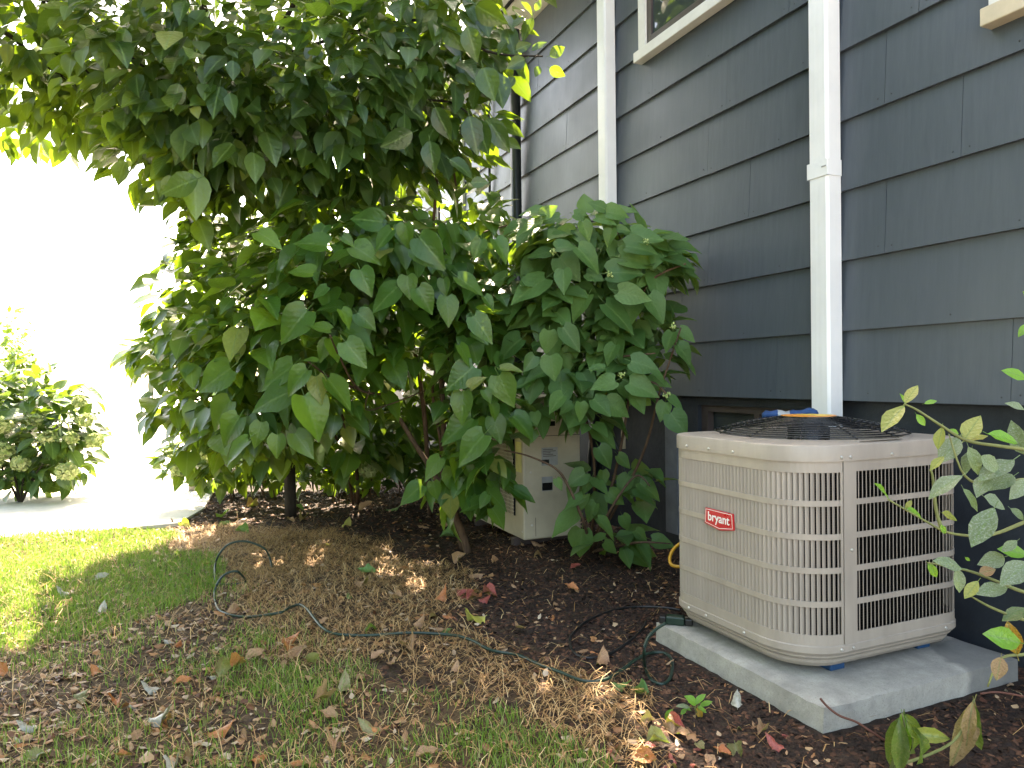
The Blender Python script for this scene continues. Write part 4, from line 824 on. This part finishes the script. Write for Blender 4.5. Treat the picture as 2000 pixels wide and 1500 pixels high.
hydrangea(hb, 'hydrangea bush with cream mophead flowers at the left edge', [(60, 820, 7.2, 130, 100, .45, 450), (110, 870, 7.0, 80, 85, .3, 200), (60, 920, 7.1, 90, 40, .3, 110), (-60, 850, 7.2, 120, 110, .5, 90), (20, 910, 7.0, 70, 50, .3, 45), (20, 770, 7.4, 80, 60, .3, 110)],
          [(95, 855, 6.75, .075), (165, 820, 6.9, .07), (185, 860, 6.9, .075), (5, 880, 6.7, .09), (40, 905, 6.7, .075), (130, 920, 6.7, .085), (5, 830, 6.7, .085), (140, 855, 6.75, .06), (70, 820, 6.8, .06), (-20, 905, 6.7, .09), (155, 785, 7.0, .06)], .17,
          [P(60, 840, 7), P(120, 860, 7), P(10, 860, 7), P(-40, 850, 7.1), P(90, 900, 6.9)], 160)
hb = G(420, 960)
hydrangea(hb, 'low hydrangea with pale heads tucked under the big shrub', [(390, 860, 6.6, 80, 60, .3, 70), (480, 880, 6.6, 80, 50, .3, 60), (360, 900, 6.5, 45, 40, .2, 25), (700, 860, 6.3, 120, 60, .3, 60), (640, 900, 6.2, 60, 30, .2, 22)],
          [(370, 850, 6.3, .07), (412, 885, 6.2, .08), (350, 915, 6.3, .075), (720, 915, 5.9, .075), (335, 880, 6.5, .07)], .15, [P(390, 870, 6.5), P(440, 880, 6.5), P(370, 890, 6.4), P(700, 880, 6.2)], 110)
# small shrubs far off, washed by the sun
def far_shrub(base, label, clusters, size, nmax=60):
    r_ = empty('shrub', base, label, 'shrub'); M1, P1, T1 = vol(clusters, size, .2, .8, .8); plant_leaves(r_, [], M1, P1, T1, OVATES, LOW_O, M_leaf3, M_leaf3_s, nmax)
    for i in range(3): stem(r_, [base, Vector(base) + Vector((random.uniform(-.2, .2), 0, .5)), P(*clusters[0][:3]) + Vector((random.uniform(-.2, .2), 0, 0))], .02, .008, M_bark2)
far_shrub(G(25, 850), 'small rounded dark shrub standing beyond the left hydrangea', [(35, 715, 12.5, 42, 40, .35, 260), (10, 740, 12.5, 50, 40, .35, 160)], .13)
far_shrub(G(25, 820), 'tall sunlit sapling fading into the glare behind the rounded shrub', [(25, 640, 17, 40, 50, .4, 130), (10, 690, 17, 45, 35, .4, 90)], .15, 30)
far_shrub(G(640, 950), 'dark low shrub behind the canes under the big shrub', [(500, 880, 7.4, 130, 75, .4, 420), (680, 870, 7.4, 140, 90, .4, 460), (830, 860, 7.2, 110, 100, .4, 400), (430, 905, 6.5, 80, 45, .25, 130), (560, 915, 6.5, 100, 40, .25, 150), (700, 910, 6.4, 100, 45, .25, 150), (820, 900, 6.2, 70, 60, .25, 110)], .15)
# short weathered post beside the low hydrangea
pb = G(377, 962); po = MB().tube([pb - Vector((0, 0, .1)), pb + Vector((0, 0, .24)), pb + Vector((.004, 0, .30))], [.045, .045, .04], 12); tag(obj('post', po, M_post, bevel=.004), 'short weathered grey post at the edge of the shrub bed', 'post')
pb = G(440, 955); po = MB().tube(smooth_path([pb - Vector((0, 0, .1)), pb + Vector((.01, 0, .3)), P(462, 850, 6.2), P(485, 760, 6.1), P(500, 680, 6.0)], 3), [.05, .046, .044, .04, .038, .036, .034, .033, .032, .031, .03, .03, .028], 10); obj('trunk', MB().add(po.v, po.f), M_bark2, SH, smooth=True)

# ---- foreground plant at right
fb = Vector((2.75, 1.0, 0)); FP = empty('mildewed_plant', fb, 'leggy plant with mildewed grey green leaves reaching in from the right', 'plant')
def c5(lst): return S(1600, 550, .633, lst)
WILT = [leaf_template('ellip', 6, 5, .5, .5, .06, .1, i) for i in (3, 4, 5)]
for t_ in WILT: t_[0][:, 0] *= .6
fm = {m: [template_mesh('leaf', t, m) for t in ELLIPS + OVATES[:1]] for m in (M_leafF, M_leafB, M_leafY, M_leafO, M_leafW, M_leafWG)}
fw_m = {m: [template_mesh('leaf', t, m) for t in WILT] for m in (M_leafW, M_leafWG, M_leafY, M_leafB)}
def put(root, q, d, m, name='leaf', tilt=.5, label=None, fwd=.25, fm=fm):
    mm, p = hero(*q, d, tilt, fwd); o = bpy.data.objects.new(name, random.choice(fm[m])); COL.objects.link(o); o.parent = root
    mt = Matrix([list(r_) + [0] for r_ in mm] + [[0, 0, 0, 1]]); mt.translation = Vector(p) - ORG[root.name]; o.matrix_basis = mt
    if label: o['label'] = label
Y_ = M_leafY; F_ = M_leafF; B_ = M_leafB
for q, m in zip(c5([(262, 385, 178, 455), (265, 375, 300, 315), (262, 372, 252, 345), (325, 377, 358, 363), (300, 410, 325, 445), (380, 450, 355, 515), (450, 485, 500, 410), (455, 492, 515, 465), (520, 470, 612, 492), (632, 395, 585, 368), (640, 300, 568, 268),
                    (430, 485, 365, 560), (385, 540, 340, 580), (212, 668, 165, 615), (600, 550, 470, 590), (460, 510, 490, 590), (440, 600, 335, 650), (445, 640, 500, 705), (510, 665, 580, 700), (540, 700, 455, 810), (270, 700, 330, 722), (375, 750, 392, 780), (285, 675, 265, 700),
                    (640, 842, 555, 822), (440, 885, 350, 845), (425, 885, 430, 955), (640, 870, 550, 932), (490, 925, 440, 972), (580, 945, 480, 957), (495, 900, 545, 885), (335, 870, 365, 912), (620, 1115, 497, 1075), (610, 1150, 578, 1050), (560, 1160, 540, 1228),
                    (570, 850, 490, 872), (640, 535, 585, 440), (600, 600, 520, 640), (640, 610, 580, 665), (645, 130, 612, 165), (640, 1010, 560, 1040), (380, 715, 430, 735), (470, 520, 440, 590), (500, 540, 560, 590), (520, 600, 470, 660), (430, 470, 400, 455), (645, 60, 625, 30), (590, 700, 632, 730), (610, 800, 560, 830), (450, 850, 465, 862)]),
                   [Y_, Y_, B_, B_, B_, Y_, Y_, Y_, B_, F_, B_, F_, Y_, B_, F_, F_, F_, F_, F_, F_, B_, B_, Y_, B_, F_, F_, F_, Y_, F_, M_leafW, B_, B_, M_leafO, M_leafW, F_, F_, F_, F_, B_, M_leafWG, Y_, F_, F_, F_, B_, B_, F_, F_, B_]):
    put(FP, q, 1.95 + random.uniform(-.08, .08), m)
def cp(*pts): return [P(1600 + .633 * a, 550 + .633 * b, d) for a, b, d in pts]
for q in (cp((760, 560, 2.0), (640, 520, 1.98), (560, 508, 1.96), (455, 490, 1.95), (370, 440, 1.95), (300, 395, 1.95), (262, 378, 1.95)), cp((760, 640, 2.0), (640, 610, 1.97), (540, 630, 1.96), (450, 600, 1.95), (400, 470, 1.95)),
          cp((760, 700, 2.0), (640, 740, 1.97), (560, 772, 1.96), (500, 785, 1.95), (400, 775, 1.95), (330, 740, 1.95), (212, 672, 1.95)), cp((760, 980, 2.0), (640, 960, 1.98), (560, 930, 1.96), (470, 895, 1.95), (380, 875, 1.95), (335, 868, 1.95)),
          cp((720, 1060, 2.0), (620, 1040, 1.98), (530, 1005, 1.96), (470, 972, 1.95)), cp((380, 770, 1.95), (360, 700, 1.95), (350, 600, 1.95), (340, 580, 1.95)), cp((760, 1140, 2.0), (640, 1150, 1.97), (560, 1165, 1.96), (520, 1250, 1.96))):
    stem(FP, q, .006, .0022, M_twig, 'twig')
for q in ([fb, fb + Vector((-.05, .05, .5)), P(2090, 900, 2.0), P(2080, 660, 2.0)], [fb, fb + Vector((.05, 0, .4)), P(2085, 1180, 2.0), P(2080, 1000, 2.0)]): stem(FP, q, .012, .007, M_bark)
# wilted plant at the bottom
c8 = lambda lst: S(1150, 1150, .425, lst)
wp = G(1740, 1500); WP = empty('wilted_plant', wp, 'wilted plant with drooping green and brown leaves below the pad', 'plant')
for q, m in zip(c8([(1445, 580, 1345, 830), (1450, 575, 1590, 800), (1440, 570, 1440, 760), (1460, 600, 1530, 720), (1450, 665, 1660, 655), (1770, 515, 1640, 790), (1770, 515, 1745, 745), (1765, 520, 1700, 700), (1490, 640, 1610, 830), (1430, 600, 1400, 840)]), [M_leafWG, M_leafWG, M_leafB, M_leafWG, Y_, M_leafW, M_leafWG, M_leafW, M_leafWG, M_leafWG]):
    put(WP, q, 2.05 + random.uniform(-.05, .05), m, tilt=.2, fm=fw_m)
for q in ([wp, P(1765, 1430, 2.06), P(1762, 1394, 2.05)], [wp, P(1860, 1450, 2.06), P(1902, 1368, 2.05)]): stem(WP, q, .005, .003, M_twig)
# seedling on the mulch
sp_ = G(1362, 1395); SD = empty('seedling', sp_, 'small green and red leaved seedling in the mulch beside the pad', 'seedling')
for q, m in zip(c8([(495, 530, 440, 488), (490, 530, 530, 480), (510, 540, 565, 510), (500, 545, 545, 560), (470, 545, 400, 520), (450, 550, 420, 575), (385, 555, 345, 605), (470, 560, 440, 540), (500, 540, 515, 600), (490, 580, 455, 630)]), [B_, B_, B_, B_, M_leafF, B_, B_, B_, M_leafO, M_leafW]):
    put(SD, q, 2.42 + random.uniform(-.03, .03), m, tilt=.9)
stem(SD, [sp_, P(1358, 1385, 2.42), P(1358, 1376, 2.42)], .004, .002, M_twig)
tw = [P(1602, 1364, 2.33), P(1616, 1380, 2.32), P(1640, 1398, 2.3), P(1672, 1410, 2.28), P(1700, 1428, 2.25), gp(1735, 1450)]
tag(obj('twig', MB().tube(smooth_path(tw), .004, 6), M_redtwig, smooth=True), 'bent reddish twig leaning against the near corner of the pad', 'twig')
tag(obj('twig', MB().tube(smooth_path([P(1915, 1355, 2.1), P(1950, 1352, 2.1), P(2010, 1362, 2.1)]), .003, 6), M_redtwig, smooth=True), 'thin twig lying beside the right corner of the pad', 'twig')

# ================================================================== GROUND COVER
def scatter(k, x0, x1, y0, y1, dens):
    x = rng.uniform(x0, x1, k); y = rng.uniform(y0, y1, k); m = rng.random(k) < dens(x, y); return x[m], y[m]
BLADE = (np.array([(-.5, 0, 0), (.5, 0, 0), (-.38, .12, .55), (.38, .12, .55), (0, .42, 1.)]), [(0, 1, 3, 2), (2, 3, 4)], None)
def free(x, y): return ~((x > PX0 - .02) & (x < PX1 + .03) & (y > PY0 - .02) & (y < PY1 + .02)) & (x < 2.88)
def blades(name, x, y, h, wd, lean, tint, m):
    k = len(x); a = rng.uniform(0, 2 * math.pi, k); ca_, sa_ = np.cos(a), np.sin(a); Mx = np.zeros((k, 3, 3))
    Mx[:, 0, 0] = ca_ * wd; Mx[:, 1, 0] = sa_ * wd; Mx[:, 0, 1] = -sa_ * h * lean; Mx[:, 1, 1] = ca_ * h * lean; Mx[:, 2, 2] = h; Mx[:, 2, 1] = -h * .15 * lean
    return obj(name, mass_mesh(name, BLADE, Mx, np.stack([x, y, gh(x, y) - .004], 1), tint, m), m)
def d_grass(x, y):
    l = inpoly(x, y, LAWN) & ~inpoly(x, y, PATH); lush = inpoly(*wob(x, y), LUSH); n1 = vnoise(x * 2.3, y * 2.3, 4); n2 = np.clip(vnoise(x * 6, y * 6, 9) * 2 - .5, 0, 1); st = inpoly(*wob(x, y), STRAW)
    dd = np.where(lush, .55 + .45 * n1, np.clip((n1 - .25) * 1.3, 0.06, .6) * (.12 + 1.2 * n2)); dd = np.where(st, dd * .3, dd)
    walk = (y > 6.42 + .12 * vnoise(x * 5, y * 0, 3)) & (x < .3) & (x > -14); return l * dd * ~walk
x, y = scatter(480000, -4.5, 1.6, .9, 7.6, d_grass)
lush = inpoly(*wob(x, y), LUSH); h = rng.uniform(.02, .062, len(x)) * np.where(lush, 1.0, .95)
o = blades('grass', x, y, h, rng.uniform(.0022, .0042, len(x)), rng.uniform(.4, 2.2, len(x)), np.clip(rng.normal(.5, .22, len(x)) + np.where(lush, 0, .12), 0, 1), M_grass); o.data.materials.pop(); tag(o, 'thin green grass growing over the lawn', 'grass', kind='stuff')
x, y = scatter(90000, -12, -3, 5, 11, lambda x, y: ((x < -4.2) | (y < 6.3)) * 1.)
o = blades('grass', x, y, rng.uniform(.03, .07, len(x)), rng.uniform(.006, .011, len(x)), rng.uniform(.4, 1.8, len(x)), np.clip(rng.normal(.4, .2, len(x)), 0, 1), M_grass); o.data.materials.pop(); tag(o, 'sunlit grass beyond the left hydrangea', 'grass', kind='stuff')
# straw: dry strands lying about
def d_straw(x, y):
    n1 = vnoise(x * 3, y * 3, 6); return inpoly(*wob(x, y), STRAW) * (.35 + .65 * n1) + inpoly(x, y, LAWN) * .16 + free(x, y) * .012
x, y = scatter(170000, -2.5, 2.8, .9, 6.2, d_straw); m_ = free(x, y); x, y = x[m_], y[m_]; k = len(x)
STR = (np.array([(-.5, 0, 0), (.5, 0, 0), (-.5, .5, .10), (.5, .5, .10), (-.3, 1, -.02), (.3, 1, -.02)]), [(0, 1, 3, 2), (2, 3, 5, 4)], None)
a = rng.uniform(0, 2 * math.pi, k); L = rng.uniform(.03, .11, k); wd = rng.uniform(.0013, .0032, k); up_ = np.clip(rng.normal(.12, .3, k), -.05, 1.2)
Mx = np.zeros((k, 3, 3)); Mx[:, 0, 0] = np.cos(a) * wd; Mx[:, 1, 0] = np.sin(a) * wd; Mx[:, 0, 1] = -np.sin(a) * L; Mx[:, 1, 1] = np.cos(a) * L; Mx[:, 2, 1] = L * up_; Mx[:, 2, 2] = L * 2.0
o = obj('straw', mass_mesh('straw', STR, Mx, np.stack([x, y, gh(x, y) + .002], 1), np.clip(rng.normal(.5, .25, k), 0, 1), M_straw), M_straw); o.data.materials.pop(); tag(o, 'dry yellow straw strands strewn between lawn and mulch', 'straw', kind='stuff')
# mulch chips
CHIP = (np.array([(-.5, -.5, 0), (.5, -.35, .05), (.4, .5, 0), (-.45, .4, .06), (-.3, -.3, .5), (.35, -.2, .4), (.25, .3, .5), (-.25, .25, .42)]), [(4, 5, 6, 7), (0, 1, 5, 4), (1, 2, 6, 5), (2, 3, 7, 6), (3, 0, 4, 7)], None)
def d_mulch(x, y):
    l = inpoly(*wob(x, y), LAWN); st = inpoly(*wob(x, y), STRAW); return np.where(l, .22, np.where(st, .35, 1.)) * free(x, y)
def chips(k, x0, x1, y0, y1, s0, s1):
    x, y = scatter(k, x0, x1, y0, y1, d_mulch); k = len(x); a = rng.uniform(0, 6.28, k); L = rng.uniform(s0, s1, k); wd = L * rng.uniform(.25, .7, k); tz = rng.normal(0, .35, k)
    Mx = np.zeros((k, 3, 3)); Mx[:, 0, 0] = np.cos(a) * wd; Mx[:, 1, 0] = np.sin(a) * wd; Mx[:, 0, 1] = -np.sin(a) * L; Mx[:, 1, 1] = np.cos(a) * L; Mx[:, 2, 1] = L * tz; Mx[:, 2, 0] = wd * rng.normal(0, .4, k); Mx[:, 2, 2] = L * .3
    return x, y, Mx
x, y, Mx = chips(90000, -1.5, 2.88, .9, 4.6, .008, .032); x2, y2, Mx2 = chips(26000, -2.2, 2.88, 4.6, 8, .012, .045)
x = np.concatenate([x, x2]); y = np.concatenate([y, y2]); Mx = np.concatenate([Mx, Mx2])
o = obj('mulch', mass_mesh('mulch', CHIP, Mx, np.stack([x, y, gh(x, y) - .001], 1), np.clip(rng.beta(1.6, 2.6, len(x)) + (rng.random(len(x)) > .97) * .4, 0, 1), M_mulch, smooth=False), M_mulch); o.data.materials.pop(); tag(o, 'dark brown wood mulch chips over the bed beside the house', 'mulch', kind='stuff')
# small leaf litter
LIT = leaf_template('ovate', 4, 3, .25, -.5, .08, 0, 5)
def d_lit(x, y):
    px, py, d = proj(np.stack([x, y, 0 * x], 1)); low_left = np.clip((py - 1150) / 200, 0, 1) * np.clip((900 - px) / 500, 0, 1)
    return (inpoly(x, y, LAWN) * (.12 + .8 * low_left) + inpoly(x, y, STRAW) * .3 + .13) * free(x, y) * (vnoise(x * 4, y * 4, 12) > .3)
x, y = scatter(30000, -2.6, 2.85, .95, 7.2, d_lit); k = len(x)
tip = rand_dirs(k) * np.array([1, 1, .25]); nr = np.array([0, 0, 1.]) + rand_dirs(k) * .45; Mx = frame(tip, nr, .012 + .055 * rng.beta(1.3, 3.2, k)); Mx[:, :, 0] *= rng.uniform(.5, 1.3, k)[:, None]
o = obj('leaf_litter', mass_mesh('leaf_litter', LIT, Mx, np.stack([x, y, gh(x, y) + .010], 1), rng.random(k) ** .9, M_litter), M_litter); o.data.materials.pop(); tag(o, 'small brown and pale leaf scraps scattered over lawn and mulch', 'leaf litter', kind='stuff')
# fallen leaves one by one
fall_m = {c: [template_mesh('fallen_leaf', leaf_template('ovate', 9, 5, dr, fo, .07, .15, i, cu_, .028), FALL[c]) for i, (dr, fo, cu_) in enumerate([(.35, -.5, .8), (-.3, .7, 0), (.15, 1.3, -.5), (.6, -.3, 1.5), (-.5, .4, 1.2)])] for c in FALL}
def fallen(px, py, size, c, label, group=None, stand=.15):
    p = gp(px, py, .012); o = bpy.data.objects.new('fallen_leaf', random.choice(fall_m[c])); COL.objects.link(o)
    d = rand_dirs(1) * np.array([1, 1, .15]) + np.array([0, 0, .6 * stand * random.uniform(-.2, 1)]); mm = frame(d, np.array([[0, 0, 1.]]) - A_fw * .35 + rand_dirs(1) * .3, [.85 * size * (p - CAM).dot(fw) / FPX])[0]
    mt = Matrix([list(r_) + [0] for r_ in mm] + [[0, 0, 0, 1]]); mt.translation = p; o.matrix_world = mt; tag(o, label, 'fallen leaf', group)
for a in [(945, 1205, 62, 'yellow', 'pale yellow leaf lying alone on the mulch by the cord'), (1197, 1335, 50, 'green', 'bright green fallen leaf propped on the cord near its loop'), (1235, 1342, 75, 'olive', 'large curled olive leaf beside the cord loop'),
          (1267, 1355, 42, 'green', 'grey green fallen leaf just below the cord loop'), (1315, 1434, 46, 'tan', 'rounded tan leaf on the mulch left of the pad corner'), (1238, 1476, 62, 'orange', 'red orange leaf at the bottom edge left of the mulch'),
          (1427, 1474, 40, 'orange', 'small orange leaf on dark mulch at the bottom edge'), (1527, 1434, 34, 'red', 'reddish leaf just below the near pad corner'), (1530, 1462, 44, 'red', 'reddish leaf at the bottom below another near the pad corner'),
          (1440, 1382, 36, 'pale', 'pale cupped leaf on the mulch against the pad'), (1252, 1442, 26, 'green', 'small green leaf beside the rounded tan leaf'), (550, 1252, 42, 'orange', 'curled orange tan leaf alone in the middle of the lawn'),
          (405, 1434, 62, 'orange', 'large orange tan leaf near the bottom of the lawn'), (705, 1412, 62, 'orange', 'orange leaf standing upright in the grass at the bottom'), (655, 1446, 56, 'tan', 'long tan leaf lying flat in the grass at the bottom'),
          (805, 1272, 64, 'tan', 'large curled tan leaf below the green cord'), (945, 1283, 40, 'tan', 'tan leaf right below the green cord'), (1153, 1272, 38, 'orange', 'orange leaf inside the black cable loop'), (1170, 1297, 62, 'tan', 'long tan leaf just below the black cable loop'),
          (1129, 1153, 34, 'orange', 'small orange leaf on the bare mulch mid bed'), (1115, 1110, 26, 'red', 'tiny red leaf on mulch in front of the old unit'), (680, 1158, 34, 'green', 'green leaf lying on the dry straw'), (733, 1118, 44, 'green', 'larger green leaf on the straw near the bed'),
          (718, 1223, 52, 'green', 'green leaf lying just above the cord'), (880, 1228, 38, 'green', 'green leaf half hidden behind the cord'), (430, 1010, 46, 'green', 'lime green leaf on the dark bed at the back'), (295, 1226, 50, 'tan', 'brown leaf standing in the left lawn')]:
    fallen(*a[:3], a[3], a[4], stand=.5 if 'upright' in a[4] or 'standing' in a[4] or 'propped' in a[4] else .1)
for (px, py, s) in ((905, 1150, 36), (925, 1160, 40), (912, 1172, 34), (935, 1172, 34), (893, 1165, 30), (945, 1158, 38)): fallen(px, py, s, 'red', 'red leaf in the small pile where straw meets mulch', 'red leaves piled where straw meets mulch', .3)
for (px, py, s) in ((410, 1322, 60), (195, 1196, 36), (185, 1132, 32), (190, 1302, 50), (345, 1490, 48), (250, 1376, 36), (30, 1440, 50), (75, 1420, 45), (290, 1405, 60), (20, 1220, 34), (320, 1250, 34), (135, 1160, 30), (60, 1470, 60), (310, 1345, 40)):  # pale tone stands in for sun glare and shiny highlights on the litter
    fallen(px, py, s, 'pale', 'pale fallen leaf with glare put into its colour in the left lawn', 'pale leaves on the left lawn')
WORD = {'tan': 'dry tan', 'orange': 'orange', 'olive': 'olive', 'green': 'green', 'yellow': 'yellow', 'red': 'dull red'}
def many(k, x0, x1, y0, y1, s0, s1, cols, where, group):
    for i in range(k):
        c = random.choice(cols); fallen(random.uniform(x0, x1), random.uniform(y0, y1), random.uniform(s0, s1), c, 'small ' + WORD[c] + ' leaf ' + where, group, .2)
many(46, 430, 1150, 1060, 1330, 26, 48, ['tan', 'tan', 'orange'], 'lying among the dry straw', 'dry leaves among the straw')
many(34, 0, 900, 1250, 1500, 28, 60, ['tan', 'tan', 'orange', 'olive'], 'lying in the thin near lawn', 'dry leaves in the near lawn')
many(24, 330, 900, 985, 1050, 22, 36, ['tan', 'green', 'yellow', 'tan'], 'lying on the dark bed under the shrub', 'leaves on the bed under the shrub')
many(22, 1180, 1500, 1400, 1500, 28, 52, ['tan', 'red', 'tan', 'olive'], 'on the dark mulch in front of the pad', 'leaves on the mulch in front of the pad')
